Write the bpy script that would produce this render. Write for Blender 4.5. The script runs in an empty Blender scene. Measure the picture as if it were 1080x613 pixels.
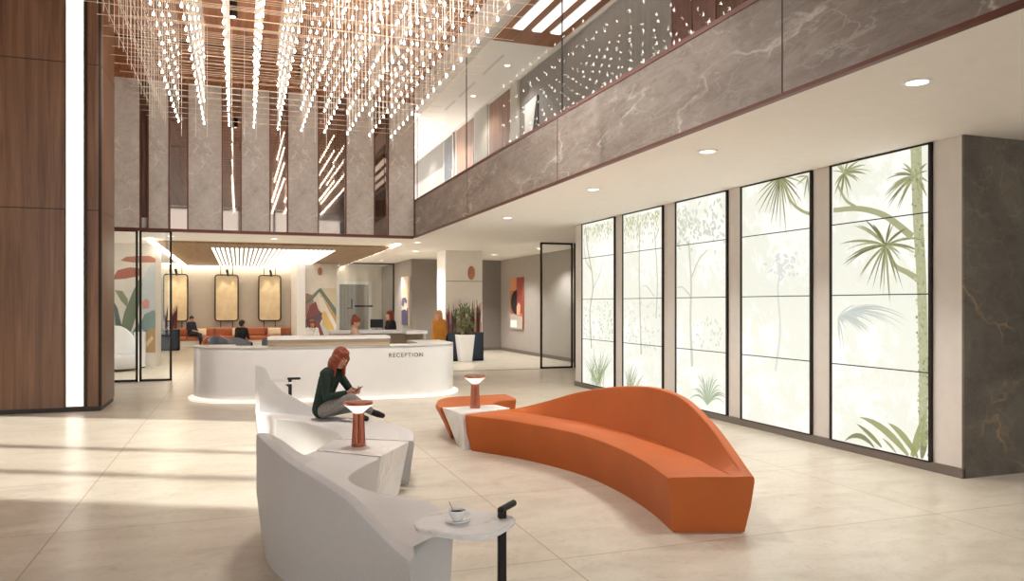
import bpy, bmesh, math, random
from mathutils import Vector, Matrix
random.seed(7)
S = bpy.context.scene
COL = S.collection
PI = math.pi

# ------------------------------------------------------------------ camera, light, exposure
YAW = math.radians(19.542)
cam = bpy.data.cameras.new('camera')
cam.sensor_width = 36.0
cam.lens = 36.0 * 810.0 / 1080.0
cam.shift_y = 15.0 / 1080.0
cam.clip_start = 0.05
cam_o = bpy.data.objects.new('camera', cam)
COL.objects.link(cam_o)
cam_o.location = (0, 0, 1.85)
cam_o.rotation_euler = (PI / 2, 0, -YAW)
S.camera = cam_o

S.view_settings.view_transform = 'Standard'
S.view_settings.look = 'None'
S.view_settings.gamma = 1.0
S.view_settings.use_curve_mapping = False
S.view_settings.exposure = 0.58

W = bpy.data.worlds.new('world'); S.world = W
W.use_nodes = True
W.node_tree.nodes['Background'].inputs[0].default_value = (0.95, 0.98, 1.0, 1)
W.node_tree.nodes['Background'].inputs[1].default_value = 1.95

def lamp(name, kind, loc, power, color=(1, .9, .78), size=.2, rot=None, spot=None, size_y=None):
    l = bpy.data.lights.new(name, kind)
    l.energy = power; l.color = color
    if kind == 'AREA':
        l.size = size
        if size_y: l.shape = 'RECTANGLE'; l.size_y = size_y
    elif kind == 'SUN': l.angle = size
    else: l.shadow_soft_size = size
    if kind == 'SPOT' and spot: l.spot_size = spot; l.spot_blend = .6
    o = bpy.data.objects.new(name, l); COL.objects.link(o)
    o.location = loc
    if rot: o.rotation_euler = rot
    return o
sun = lamp('sun', 'SUN', (-12, 18, 9), 5.6, (1, .97, .92), math.radians(1.2))
sun.rotation_euler = Vector((-.89, .455, .56)).to_track_quat('Z', 'Y').to_euler()

# ------------------------------------------------------------------ materials
def lin(c):
    out = []
    for v in c[:3]:
        v /= 255.0
        out.append(v / 12.92 if v <= .04045 else ((v + .055) / 1.055) ** 2.4)
    return (*out, 1)

class N:
    """small node-tree writer"""
    def __init__(s, name):
        s.m = bpy.data.materials.new(name); s.m.use_nodes = True
        s.t = s.m.node_tree; s.b = s.t.nodes['Principled BSDF']; s.out = s.t.nodes['Material Output']
    def n(s, kind, **kw):
        x = s.t.nodes.new(kind)
        for k, v in kw.items(): setattr(x, k, v)
        return x
    def l(s, a, b): s.t.links.new(a, b)
    def co(s, scale=(1, 1, 1), rot=(0, 0, 0)):
        c = s.n('ShaderNodeTexCoord'); m = s.n('ShaderNodeMapping')
        m.inputs['Scale'].default_value = scale; m.inputs['Rotation'].default_value = rot
        s.l(c.outputs['Object'], m.inputs['Vector']); return m.outputs[0]
    def noise(s, vec, scale, detail=5, rough=.55, dist=0):
        x = s.n('ShaderNodeTexNoise'); s.l(vec, x.inputs['Vector'])
        x.inputs['Scale'].default_value = scale; x.inputs['Detail'].default_value = detail
        x.inputs['Roughness'].default_value = rough; x.inputs['Distortion'].default_value = dist
        return x.outputs['Fac']
    def ramp(s, fac, stops):
        r = s.n('ShaderNodeValToRGB'); e = r.color_ramp.elements
        while len(e) < len(stops): e.new(.5)
        for el, (p, c) in zip(e, stops): el.position = p; el.color = c
        s.l(fac, r.inputs[0]); return r.outputs[0]
    def mix(s, fac, a, b, mode='MIX'):
        x = s.n('ShaderNodeMix', data_type='RGBA', blend_type=mode)
        for v, i in ((fac, 0), (a, 6), (b, 7)):
            if hasattr(v, 'is_linked'): s.l(v, x.inputs[i])
            else: x.inputs[i].default_value = v
        return x.outputs[2]
    def math(s, op, a, b=0.0, c=None):
        x = s.n('ShaderNodeMath', operation=op)
        for i, v in enumerate((a, b) if c is None else (a, b, c)):
            if hasattr(v, 'is_linked'): s.l(v, x.inputs[i])
            else: x.inputs[i].default_value = v
        return x.outputs[0]
    def bump(s, fac, strength=.1, dist=.01):
        b = s.n('ShaderNodeBump'); b.inputs['Strength'].default_value = strength
        b.inputs['Distance'].default_value = dist
        s.l(fac, b.inputs['Height']); s.l(b.outputs[0], s.b.inputs['Normal'])
    def fin(s, col=None, rough=.5, metal=0, spec=.5):
        if col is not None:
            if hasattr(col, 'is_linked'): s.l(col, s.b.inputs['Base Color'])
            else: s.b.inputs['Base Color'].default_value = col
        s.b.inputs['Roughness'].default_value = rough; s.b.inputs['Metallic'].default_value = metal
        s.b.inputs['Specular IOR Level'].default_value = spec
        return s.m

def plain(name, rgb, rough=.5, metal=0, spec=.4, var=.06, scale=6):
    k = N(name); c = lin(rgb)
    f = k.noise(k.co(), scale, 3)
    d = tuple(v * (1 - var) for v in c[:3]) + (1,); b = tuple(min(1, v * (1 + var)) for v in c[:3]) + (1,)
    return k.fin(k.ramp(f, [(.3, d), (.7, b)]), rough, metal, spec)

def stone(name, dark, base, light, vein, scale=1.0, rough=.25, veins=.6, stretch=(1, 1, 1), rot=(0, 0, 0), vs=1.0, mot=.75):
    k = N(name)
    v = k.co(stretch, rot)
    n1 = k.noise(v, 1.3 * scale, 9, .68, .8)
    c = k.ramp(n1, [(.25, lin(dark)), (.5, lin(base)), (.78, lin(light))])
    warp = k.n('ShaderNodeTexNoise'); k.l(v, warp.inputs['Vector'])
    warp.inputs['Scale'].default_value = 1.7 * scale; warp.inputs['Detail'].default_value = 5
    add = k.n('ShaderNodeVectorMath', operation='MULTIPLY_ADD')
    k.l(warp.outputs['Color'], add.inputs[0]); add.inputs[1].default_value = (1.1, 1.1, 1.1); k.l(v, add.inputs[2])
    vo = k.n('ShaderNodeTexVoronoi', feature='DISTANCE_TO_EDGE'); vo.inputs['Scale'].default_value = .8 * scale * vs
    k.l(add.outputs[0], vo.inputs['Vector'])
    line = k.ramp(vo.outputs['Distance'], [(0, (1, 1, 1, 1)), (.022, (0, 0, 0, 1))])
    n3 = k.noise(v, 7.5 * scale, 10, .75, 1.2)
    c = k.mix(mot, c, k.ramp(n3, [(.3, (.66, .64, .62, 1)), (.5, (.98, .98, .98, 1)), (.72, (1.12, 1.11, 1.10, 1))]), 'MULTIPLY')
    brk = k.ramp(k.noise(v, 2.3 * scale, 4), [(.42, (0, 0, 0, 1)), (.62, (1, 1, 1, 1))])
    fac = k.math('MULTIPLY', k.math('MULTIPLY', line, brk), veins)
    vo2 = k.n('ShaderNodeTexVoronoi', feature='DISTANCE_TO_EDGE'); vo2.inputs['Scale'].default_value = 2.9 * scale * vs
    k.l(add.outputs[0], vo2.inputs['Vector'])
    line2 = k.ramp(vo2.outputs['Distance'], [(0, (1, 1, 1, 1)), (.03, (0, 0, 0, 1))])
    fac2 = k.math('MULTIPLY', k.math('MULTIPLY', line2, brk), veins * .45)
    c = k.mix(fac2, c, lin(vein)); c = k.mix(fac, c, lin(vein))
    return k.fin(c, rough, 0, .5)

def wood(name, dark, mid, light, axis=2, rough=.38, seam=None):
    k = N(name)
    sc = [9, 9, 9]; sc[axis] = .35
    v = k.co(tuple(sc))
    n1 = k.noise(v, 1.0, 7, .62, .6)
    c = k.ramp(n1, [(.28, lin(dark)), (.5, lin(mid)), (.75, lin(light))])
    sc2 = [60, 60, 60]; sc2[axis] = 1.2
    n2 = k.noise(k.co(tuple(sc2)), 1.0, 3)
    c = k.mix(.35, c, k.ramp(n2, [(.35, (.55, .55, .55, 1)), (.65, (1, 1, 1, 1))]), 'MULTIPLY')
    return k.fin(c, rough, 0, .35)

def emit(name, rgb, strength, sample=True):
    k = N(name)
    k.b.inputs['Base Color'].default_value = lin(rgb)
    k.b.inputs['Emission Color'].default_value = lin(rgb); k.b.inputs['Emission Strength'].default_value = strength
    if not sample: k.m.cycles.emission_sampling = 'NONE'
    return k.m

def glass(name, tint=(.97, .985, .98), refl=.06, rough=0.0, fk=.75):
    k = N(name); t = k.t; t.nodes.remove(k.b)
    tr = k.n('ShaderNodeBsdfTransparent'); tr.inputs[0].default_value = (*tint, 1)
    gl = k.n('ShaderNodeBsdfGlossy'); gl.inputs['Roughness'].default_value = rough
    fr = k.n('ShaderNodeFresnel'); fr.inputs[0].default_value = 1.45
    mx = k.n('ShaderNodeMixShader')
    k.l(k.math('MULTIPLY_ADD', fr.outputs[0], fk, refl * .3), mx.inputs[0])
    k.l(tr.outputs[0], mx.inputs[1]); k.l(gl.outputs[0], mx.inputs[2]); k.l(mx.outputs[0], k.out.inputs[0])
    return k.m

def mirror_dark(name, tint):
    k = N(name)
    k.b.inputs['Base Color'].default_value = lin(tint); k.b.inputs['Metallic'].default_value = 1
    k.b.inputs['Roughness'].default_value = .03
    return k.m

def floor_mat():
    k = N('travertine_tiles')
    v = k.co()
    n1 = k.noise(k.co((.8, 1.6, 1), (0, 0, .5)), 1.6, 8, .62, .9)
    c = k.ramp(n1, [(.22, lin((186, 175, 156))), (.5, lin((206, 196, 179))), (.8, lin((219, 211, 196)))])
    n2 = k.noise(v, 5.5, 9, .7, 1.5)
    c = k.mix(.6, c, k.ramp(n2, [(.32, (.78, .74, .66, 1)), (.47, (1, 1, 1, 1))]), 'MULTIPLY')
    n3 = k.noise(k.co((1, 1.7, 1), (0, 0, .35)), 16, 8, .75, .5)
    c = k.mix(.5, c, k.ramp(n3, [(.36, (.86, .83, .78, 1)), (.5, (1, 1, 1, 1)), (.68, (1.05, 1.05, 1.04, 1))]), 'MULTIPLY')
    sx = k.n('ShaderNodeSeparateXYZ'); k.l(v, sx.inputs[0])
    def joint(o, off, per):
        a = k.math('FLOORED_MODULO', k.math('ADD', o, off + per / 2), per)
        return k.math('LESS_THAN', k.math('ABSOLUTE', k.math('SUBTRACT', a, per / 2)), .006)
    j = k.math('MAXIMUM', joint(sx.outputs[0], 1.41, 3.61), joint(sx.outputs[1], -7.1 + 1.95 * 10, 1.95))
    c = k.mix(j, c, lin((168, 146, 118)))
    return k.fin(c, .3, 0, .45)

M = dict(
    floor=floor_mat(),
    plaster=plain('warm_white_plaster', (234, 226, 216), .7, var=.02),
    ceil_white=plain('white_ceiling_paint', (246, 242, 236), .75, var=.015),
    wall_grey=plain('taupe_grey_plaster', (168, 160, 152), .7, var=.03),
    wall_dark=plain('umber_grey_plaster', (132, 124, 117), .7, var=.03),
    lounge_wall=plain('greige_plaster', (190, 181, 168), .7, var=.03),
    pilaster=plain('satin_taupe_panel', (214, 207, 199), .35, var=.03, spec=.5),
    plinth=plain('brown_grey_plinth', (112, 103, 95), .45, var=.04),
    wood=wood('dark_walnut_veneer', (92, 65, 49), (122, 88, 66), (146, 108, 83), 2),
    wood_top=wood('reddish_wood_ceiling', (120, 72, 46), (156, 100, 66), (180, 122, 84), 1),
    wood_low=wood('oak_ceiling', (128, 98, 66), (156, 124, 88), (178, 146, 106), 1),
    wood_door=wood('brown_door_veneer', (110, 74, 54), (142, 102, 78), (160, 118, 92), 2),
    tan=wood('limed_oak_counter', (176, 154, 128), (196, 176, 150), (210, 192, 168), 0),
    stone_pillar=stone('beige_marble', (166, 152, 139), (196, 184, 172), (214, 204, 193), (242, 236, 229), 1.0, .4, .55),
    stone_fascia=stone('brown_grey_marble', (112, 99, 90), (144, 131, 121), (174, 161, 151), (222, 213, 204), 1.0, .5, .7, (1, .5, 1.5), (.55, 0, 0), mot=1.0),
    stone_dark=stone('bronze_black_marble', (76, 70, 62), (104, 96, 86), (130, 120, 106), (178, 146, 108), .9, .4, .6),
    marble=stone('white_marble', (226, 222, 218), (238, 235, 232), (246, 244, 242), (128, 120, 114), .9, .25, .8, (1, 1, .4), mot=.12),
    marble_top=stone('white_marble_top', (234, 231, 228), (243, 241, 239), (248, 247, 246), (150, 142, 136), 1.9, .25, .8, (.35, 1, 1), mot=.1),
    trim=plain('oxide_red_metal', (104, 58, 46), .4, .3),
    bronze=plain('dark_bronze_metal', (46, 40, 36), .4, .5),
    black=plain('black_steel', (32, 30, 30), .4, .4),
    base_dark=plain('charcoal_plinth', (52, 47, 45), .5),
    white=plain('white_solid_surface', (244, 242, 240), .3, spec=.5, var=.012),
    orange=plain('orange_leather', (184, 95, 42), .5, spec=.25, var=.05, scale=2.5),
    grey_fab=plain('pale_grey_fabric', (213, 209, 206), .75, spec=.25, var=.02, scale=30),
    orange_sofa=plain('terracotta_leather', (178, 106, 72), .5, var=.06),
    cushion=plain('cream_cushion', (232, 218, 192), .8),
    blue_fab=plain('slate_blue_fabric', (120, 126, 140), .8),
    copper=plain('brushed_copper', (176, 108, 84), .3, .75, var=.1),
    shade=emit('lamp_opal', (255, 246, 232), .55),
    gold=None, bulb=emit('glowing_bulb', (255, 249, 240), 28.0),
    rod=plain('white_rod', (240, 234, 224), .4), rod_gold=plain('champagne_rod', (232, 208, 182), .4, .1),
    strip=emit('white_light_strip', (255, 248, 238), .95),
    linear=emit('linear_luminaire', (255, 250, 242), 1.1),
    cove=emit('cove_light', (255, 242, 220), 9.0),
    skirt=emit('desk_glow', (255, 246, 232), .42),
    slat=emit('luminous_slats', (255, 248, 236), 1.05),
    spot=emit('downlight_lens', (255, 244, 226), 4.0),
    glass=glass('clear_glass'), glass_top=glass('balustrade_glass', (.93, .945, .945), .0, 0, .05),
    mirror=mirror_dark('smoked_mirror', (150, 132, 120)),
    skin=plain('skin', (196, 138, 110), .55, var=.04), skin2=plain('pale_skin', (214, 164, 140), .55, var=.04),
    red_hair=plain('auburn_hair', (138, 62, 36), .5, var=.35, scale=45), dark_hair=plain('dark_hair', (44, 32, 28), .5, var=.3, scale=45),
    blond=plain('blond_hair', (206, 150, 96), .5, var=.25, scale=45),
    sweater=plain('bottle_green_knit', (30, 46, 38), .85, var=.2, scale=60),
    trousers=plain('marled_grey_cloth', (134, 128, 124), .85, var=.45, scale=90),
    blackcloth=plain('black_cloth', (30, 28, 30), .8), navy=plain('navy_cloth', (42, 46, 58), .8),
    beige_cloth=plain('beige_blouse', (214, 180, 152), .8), ochre=plain('ochre_hoodie', (206, 138, 52), .8),
    leaf=plain('leaf_green', (112, 122, 80), .5, var=.3), spike=plain('plum_leaf', (96, 48, 48), .5, var=.35),
    lips=plain('lips', (150, 66, 58), .5), navy_box=plain('navy_planter', (44, 56, 70), .5), soil=plain('dark_soil', (58, 44, 36), .9, var=.3),
    porcelain=plain('white_porcelain', (240, 238, 236), .15, spec=.6, var=.01), steel=plain('steel', (190, 188, 186), .25, .9),
    phone=plain('phone_black', (30, 30, 34), .2), letters=plain('grey_lettering', (112, 106, 102), .4, .2),
    graphite=plain('graphite_panel', (62, 60, 60), .35),
)
def gold_mat():
    k = N('gold_leaf_fabric')
    f = k.noise(k.co(), 3.0, 6, .6, .5)
    return k.fin(k.ramp(f, [(.3, lin((220, 198, 158))), (.7, lin((238, 220, 186)))]), .45, 0, .4)
M['gold'] = gold_mat()
FLAT = {}
def flat(rgb, rough=.6):
    if rgb not in FLAT:
        g_ = .3 * rgb[0] + .59 * rgb[1] + .11 * rgb[2]; FLAT[rgb] = plain('print_%02x%02x%02x' % rgb, tuple(v * .78 + g_ * .16 + 14 for v in rgb), rough, var=.05, scale=3)
    return FLAT[rgb]
PRINT = {}
def backlit(rgb, st=.57):
    if rgb not in PRINT:
        PRINT[rgb] = emit('backlit_ink_%02x%02x%02x' % rgb, rgb, st, False)
        PRINT[rgb].node_tree.nodes['Principled BSDF'].inputs['Base Color'].default_value = (.1, .1, .1, 1)
    return PRINT[rgb]
def lightbox_mat():
    k = N('backlit_print')
    v = k.co()
    big = k.noise(v, .75, 3, .5, .3)
    leafy = k.noise(v, 3.4, 10, .78, .6)
    fine = k.noise(v, 11.0, 6, .7, .4)
    fac = k.math('MULTIPLY', k.math('SUBTRACT', 1.06, k.math('MULTIPLY', big, 1.0)), 1.0)
    edge = k.ramp(k.math('MULTIPLY', leafy, fac), [(.262, (0, 0, 0, 1)), (.30, (1, 1, 1, 1))])
    base = k.mix(k.ramp(fine, [(.35, (0, 0, 0, 1)), (.65, (1, 1, 1, 1))]), lin((248, 246, 238)), lin((255, 253, 248)))
    col = k.mix(k.math('MULTIPLY', edge, .62), base, lin((224, 228, 208)))
    k.b.inputs['Base Color'].default_value = (.12, .12, .12, 1); k.l(col, k.b.inputs['Emission Color'])
    k.b.inputs['Emission Strength'].default_value = .66; k.b.inputs['Roughness'].default_value = .4
    return k.m
M['lightbox'] = lightbox_mat()

# ------------------------------------------------------------------ mesh building
class MB:
    def __init__(s): s.v = []; s.f = []; s.m = []; s.i = 0; s.mats = []
    def use(s, mat):
        if mat not in s.mats: s.mats.append(mat)
        s.i = s.mats.index(mat); return s
    def face(s, ids): s.f.append(tuple(ids)); s.m.append(s.i)
    def add(s, pts):
        b = len(s.v); s.v += [tuple(p) for p in pts]; return b
    def box(s, x0, x1, y0, y1, z0, z1):
        b = s.add([(x0, y0, z0), (x1, y0, z0), (x1, y1, z0), (x0, y1, z0), (x0, y0, z1), (x1, y0, z1), (x1, y1, z1), (x0, y1, z1)])
        for q in ((3, 2, 1, 0), (4, 5, 6, 7), (0, 1, 5, 4), (1, 2, 6, 5), (2, 3, 7, 6), (3, 0, 4, 7)): s.face([b + i for i in q])
        return s
    def prism(s, low, top=None, z0=0, z1=1):
        """closed outline low at z0 lofted to outline top at z1 (counter-clockwise seen from above)"""
        top = top or low; n = len(low)
        b = s.add([(x, y, z0) for x, y in low] + [(x, y, z1) for x, y in top])
        s.face([b + i for i in reversed(range(n))]); s.face([b + n + i for i in range(n)])
        for i in range(n): j = (i + 1) % n; s.face([b + i, b + j, b + n + j, b + n + i])
        return s
    def poly(s, pts):
        b = s.add(pts); s.face(range(b, b + len(pts))); return s
    def tube(s, p0, p1, r0, r1=None, n=8, caps=True):
        r1 = r0 if r1 is None else r1
        p0, p1 = Vector(p0), Vector(p1); d = (p1 - p0)
        if d.length < 1e-7: return s
        d.normalize(); a = d.orthogonal().normalized(); c = d.cross(a)
        b = s.add([p0 + (a * math.cos(2 * PI * i / n) + c * math.sin(2 * PI * i / n)) * r0 for i in range(n)] +
                  [p1 + (a * math.cos(2 * PI * i / n) + c * math.sin(2 * PI * i / n)) * r1 for i in range(n)])
        for i in range(n): j = (i + 1) % n; s.face([b + i, b + j, b + n + j, b + n + i])
        if caps: s.face([b + i for i in reversed(range(n))]); s.face([b + n + i for i in range(n)])
        return s
    def path(s, pts, r, n=6):
        for a, b in zip(pts[:-1], pts[1:]): s.tube(a, b, r, r, n)
        return s
    def lathe(s, prof, c=(0, 0, 0), n=24):
        b0 = []
        for r, z in prof:
            b0.append(s.add([(c[0] + r * math.cos(2 * PI * i / n), c[1] + r * math.sin(2 * PI * i / n), c[2] + z) for i in range(n)]))
        for k in range(len(prof) - 1):
            for i in range(n):
                j = (i + 1) % n; s.face([b0[k] + i, b0[k] + j, b0[k + 1] + j, b0[k + 1] + i])
        s.face([b0[0] + i for i in reversed(range(n))]); s.face([b0[-1] + i for i in range(n)])
        return s
    def ball(s, c, r, n=12, k=8):
        if not hasattr(r, '__len__'): r = (r, r, r)
        rings = []
        for q in range(1, k):
            th = PI * q / k
            rings.append(s.add([(c[0] + r[0] * math.sin(th) * math.cos(2 * PI * i / n), c[1] + r[1] * math.sin(th) * math.sin(2 * PI * i / n), c[2] + r[2] * math.cos(th)) for i in range(n)]))
        t = s.add([(c[0], c[1], c[2] + r[2])]); u = s.add([(c[0], c[1], c[2] - r[2])])
        for i in range(n):
            j = (i + 1) % n
            s.face([t, rings[0] + i, rings[0] + j]); s.face([u, rings[-1] + j, rings[-1] + i])
            for q in range(len(rings) - 1): s.face([rings[q] + i, rings[q + 1] + i, rings[q + 1] + j, rings[q] + j])
        return s
    def grid(s, rows, close=False):
        """rows of equal-length point lists; close joins each row's ends"""
        n = len(rows[0]); b = [s.add(r) for r in rows]
        for k in range(len(rows) - 1):
            for i in range(n if close else n - 1):
                j = (i + 1) % n; s.face([b[k] + i, b[k] + j, b[k + 1] + j, b[k + 1] + i])
        return b
    def bone(s, p0, r0, p1, r1, n=12):
        s.tube(p0, p1, r0, r1, n); s.ball(p0, r0, n, 8); s.ball(p1, r1, n, 8); return s
    def build(s, name, mat=None, parent=None, smooth=False, bevel=0, angle=40, seg=2):
        if mat is not None and not s.mats: s.mats = [mat]
        off = Vector((0, 0, 0)); p = parent
        while p is not None: off += Vector(p.location); p = p.parent
        me = bpy.data.meshes.new(name)
        me.from_pydata([tuple(Vector(v) - off) for v in s.v], [], s.f)
        for x in s.mats: me.materials.append(x)
        me.polygons.foreach_set('material_index', s.m)
        b = bmesh.new(); b.from_mesh(me); bmesh.ops.recalc_face_normals(b, faces=b.faces); b.to_mesh(me); b.free()
        o = bpy.data.objects.new(name, me); COL.objects.link(o)
        if parent is not None: o.parent = parent
        if smooth:
            for q in me.polygons: q.use_smooth = True
            try: me.set_sharp_from_angle(angle=math.radians(angle))
            except Exception: pass
        if bevel:
            md = o.modifiers.new('edge', 'BEVEL'); md.width = bevel; md.segments = seg; md.limit_method = 'ANGLE'; md.angle_limit = math.radians(35)
            md.harden_normals = False
        return o
    def body(s, name, mat, parent, voxel=.01, smooth=6):
        """one continuous surface out of overlapping shapes"""
        o = s.build(name + '_raw', mat)
        r = o.modifiers.new('r', 'REMESH'); r.mode = 'VOXEL'; r.voxel_size = voxel
        m = o.modifiers.new('s', 'SMOOTH'); m.factor = .5; m.iterations = smooth
        dg = bpy.context.evaluated_depsgraph_get()
        me = bpy.data.meshes.new_from_object(o.evaluated_get(dg))
        me.name = name; me.materials.clear(); me.materials.append(mat)
        for q in me.polygons: q.use_smooth = True; q.material_index = 0
        old = o.data; bpy.data.objects.remove(o); bpy.data.meshes.remove(old)
        n = bpy.data.objects.new(name, me); COL.objects.link(n); n.parent = parent
        return n

def tag(o, label, cat, group=None, kind=None):
    o['label'] = label; o['category'] = cat
    if group: o['group'] = group
    if kind: o['kind'] = kind
    return o
def thing(name, label, cat, loc=(0, 0, 0), group=None):
    o = bpy.data.objects.new(name, None); COL.objects.link(o); o.location = loc; o.empty_display_size = .1
    return tag(o, label, cat, group)
def struct(o, label, cat='wall'):
    o['kind'] = 'structure'; o['label'] = label; o['category'] = cat; return o
def dup(o, parent=None):
    c = o.copy(); COL.objects.link(c)
    if parent is not None: c.parent = parent
    for ch in list(o.children): dup(ch, c)
    return c
def crom(P, n):
    P = [Vector(p) for p in P]; P = [2 * P[0] - P[1]] + P + [2 * P[-1] - P[-2]]; m = len(P) - 3; out = []
    for k in range(n + 1):
        u = k / n * m; i = min(int(u), m - 1); t = u - i; a, b, c, d = P[i:i + 4]
        out.append(.5 * ((2 * b) + (c - a) * t + (2 * a - 5 * b + 4 * c - d) * t * t + (3 * b - a - 3 * c + d) * t ** 3))
    return out
def interp(tab, t):
    n = len(tab); sl = []
    for i in range(n):
        a, b = tab[max(0, i - 1)], tab[min(n - 1, i + 1)]; sl.append((b[1] - a[1]) / (b[0] - a[0]))
    for i in range(n - 1):
        (a, u), (b, w) = tab[i], tab[i + 1]
        if t <= b + 1e-9:
            h = b - a; q = (t - a) / h
            return (2 * q ** 3 - 3 * q * q + 1) * u + (q ** 3 - 2 * q * q + q) * h * sl[i] + (3 * q * q - 2 * q ** 3) * w + (q ** 3 - q * q) * h * sl[i + 1]
    return tab[-1][1]
# direction of the line of sight through a point of the photograph, for spotting details on known walls
_s, _c = math.sin(YAW), math.cos(YAW)
def sight(px, py):
    dx = (px - 540) / 810; return (_s + dx * _c, _c - dx * _s, -(py - 321.5) / 810)
def onX(px, py, X):
    r = sight(px, py); t = X / r[0]; return (t * r[1], 1.85 + t * r[2])
def onY(px, py, Y):
    r = sight(px, py); t = Y / r[1]; return (t * r[0], 1.85 + t * r[2])

# ------------------------------------------------------------------ setting
XF, YB, ZS, ZU, ZC = 4.45, 20.4, 3.66, 4.65, 7.65      # fascia plane, back plane, soffit, upper floor edge, atrium ceiling
XM = 7.26                                              # mural wall plane
struct(MB().box(-10, 14, -8, 38, -.2, 0).build('floor', M['floor']), 'pale travertine tiled lobby floor', 'floor')
# atrium ceiling: wood boards with dark slots
c = MB().box(-10, XF + .1, -8, YB + .6, ZC, ZC + .2).build('ceiling', M['wood_top'])
struct(c, 'reddish wood ceiling high above the chandelier', 'ceiling')
m = MB()
for x in (-3.2, -.9, 1.4, 3.4): m.box(x - .03, x + .03, -8, YB, ZC - .012, ZC + .01)
for y in (10.3, 14.6, 18.4): m.box(-10, XF, y - .02, y + .02, ZC - .012, ZC + .01)
m.build('ceiling_slots', M['black'], c)
# balcony slab (low ceiling) and the lounge ceiling
s = MB().box(XF + .052, 14, -8, YB + .1, ZS, ZS + .28).build('ceiling_balcony', M['ceil_white'])
struct(s, 'smooth warm white soffit under the balcony', 'ceiling')
s = MB().box(-10, 14, YB + .1, 38, ZS, ZS + .3).build('ceiling_lounge', M['ceil_white'])
struct(s, 'white ceiling over the lounge behind reception', 'ceiling')
# stone balcony fascia
f = MB().box(XF, XF + .05, -8, YB + .11, ZS + .03, ZU - .03).build('wall_balcony_fascia', M['stone_fascia'])
struct(f, 'brown grey marble balcony fascia', 'balcony front')
m = MB(); m.box(XF - .012, XF + .05, -8, YB + .03, ZS - .004, ZS + .03); m.build('trim_lower', M['trim'], f)
m = MB(); m.box(XF - .012, XF + .2, -8, YB + .03, ZU - .03, ZU + .02); m.build('trim_upper', M['trim'], f)
m = MB()
for y in (5.51, 10.52, 15.3, .6): m.box(XF - .003, XF + .01, y - .006, y + .006, ZS + .03, ZU - .03)
m.build('joint', M['bronze'], f)
# beam at the head of the balcony glazing, corridor behind it
b = MB().box(XF, XF + .22, -8, YB + .2, 7.07, ZC).build('wall_beam', M['pilaster']); struct(b, 'beige beam along the ceiling edge above the balcony glass', 'beam')
s = MB().box(XF + .225, 6.4, 14.4, 34, 7.07, 7.3).build('ceiling_corridor', M['ceil_white']); struct(s, 'white corridor ceiling behind the balcony glass', 'ceiling')
m = MB()
for y0, y1, x in ((15.2, 16.6, 5.2), (17.2, 18.6, 5.2), (19, 20, 5.2)): m.box(x - .03, x + .03, y0, y1, 7.062, 7.075)
m.build('air_slot', M['pilaster'], s)
s = MB().box(XF + .225, 6.4, -8, 14.4, 7.07, 7.3).build('ceiling_corridor_wood', M['wood_top']); struct(s, 'wood corridor ceiling with linear lights', 'ceiling')
s = MB().box(XF + .17, 14, -8, 34, ZU - .35, ZU - .05).build('floor_balcony', M['plaster']); struct(s, 'upper corridor floor behind the glass', 'floor')
s = MB().box(6.05, 6.3, -8, 34, ZU - .05, 7.07).build('wall_corridor', M['wall_dark']); struct(s, 'grey corridor wall behind the balcony glass', 'wall')
MB().box(6.0, 6.06, -8, 34, 6.99, 7.07).build('shadow_gap', M['pilaster'], s)
s = MB().box(XF - .3, 6.4, 34, 34.25, ZU, 7.07).build('wall_corridor_end', M['wall_grey']); struct(s, 'grey end wall of the upper corridor', 'wall')
# upper glass
g = MB().box(XF + .06, XF + .075, -8, YB - .02, ZU + .03, 7.07).build('window_1', M['glass_top']); struct(g, 'tall clear glass screen along the balcony edge', 'glass screen')
m = MB()
for y in (YB - .03, 15.6, 10.5, 5.4): m.box(XF + .058, XF + .077, y - .006, y + .006, ZU + .03, 7.07)
m.build('mullion', M['graphite'], g)
# walls out of the frame that close the room
struct(MB().box(XM, 14, 6.11, 16.1, -.0, ZS).build('wall_mural_block', M['pilaster']), 'taupe panelled wall holding the backlit murals', 'wall')
struct(MB().box(14, 14.2, -8, 38, 0, ZS + .4).build('wall_right', M['wall_grey']), 'grey end wall beside the dark stone block', 'wall')
w = MB(); w.box(-10.3, -10, -8, 12.45, 0, ZC); w.box(-10.3, -10, 18.3, YB + .6, 0, ZC); w.box(-10.3, -10, 12.45, 18.3, 7.2, ZC)
w = w.build('wall_left', M['plaster']); struct(w, 'white side wall with tall windows', 'wall')
g = MB().box(-10.16, -10.14, 12.45, 18.3, 0, 7.2).build('window_2', M['glass']); struct(g, 'tall side windows letting the sun in', 'window')
m = MB()
for y in (12.5, 13.85, 15.39, 18.25): m.box(-10.25, -10.05, y - .07, y + .07, 0, 7.2)
m.build('mullion', M['bronze'], g)
g = MB(); g.box(-10, 14, -8.1, -8.08, 0, ZC); g = g.build('window_3', M['glass']); struct(g, 'glazed entrance front behind the viewer', 'window')
m = MB()
for i in range(13): m.box(-10 + 2 * i - .06, -10 + 2 * i + .06, -8.2, -8, 0, ZC)
for z in (.05, ZS + .2, ZC - .1): m.box(-10, 14, -8.2, -8, z - .06, z + .06)
m.build('mullion', M['bronze'], g)

# mural wall: dark stone end, plinth
d = MB().box(XM - .004, 14, 6.085, 6.11, 0, ZS).build('wall_stone_end', M['stone_dark']); struct(d, 'dark bronze veined marble end wall', 'wall')
p = MB().box(XM - .03, XM + .02, 6.085, 16.1, 0, .105).build('baseboard_right', M['plinth']); struct(p, 'brown grey plinth under the murals', 'baseboard')

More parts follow.
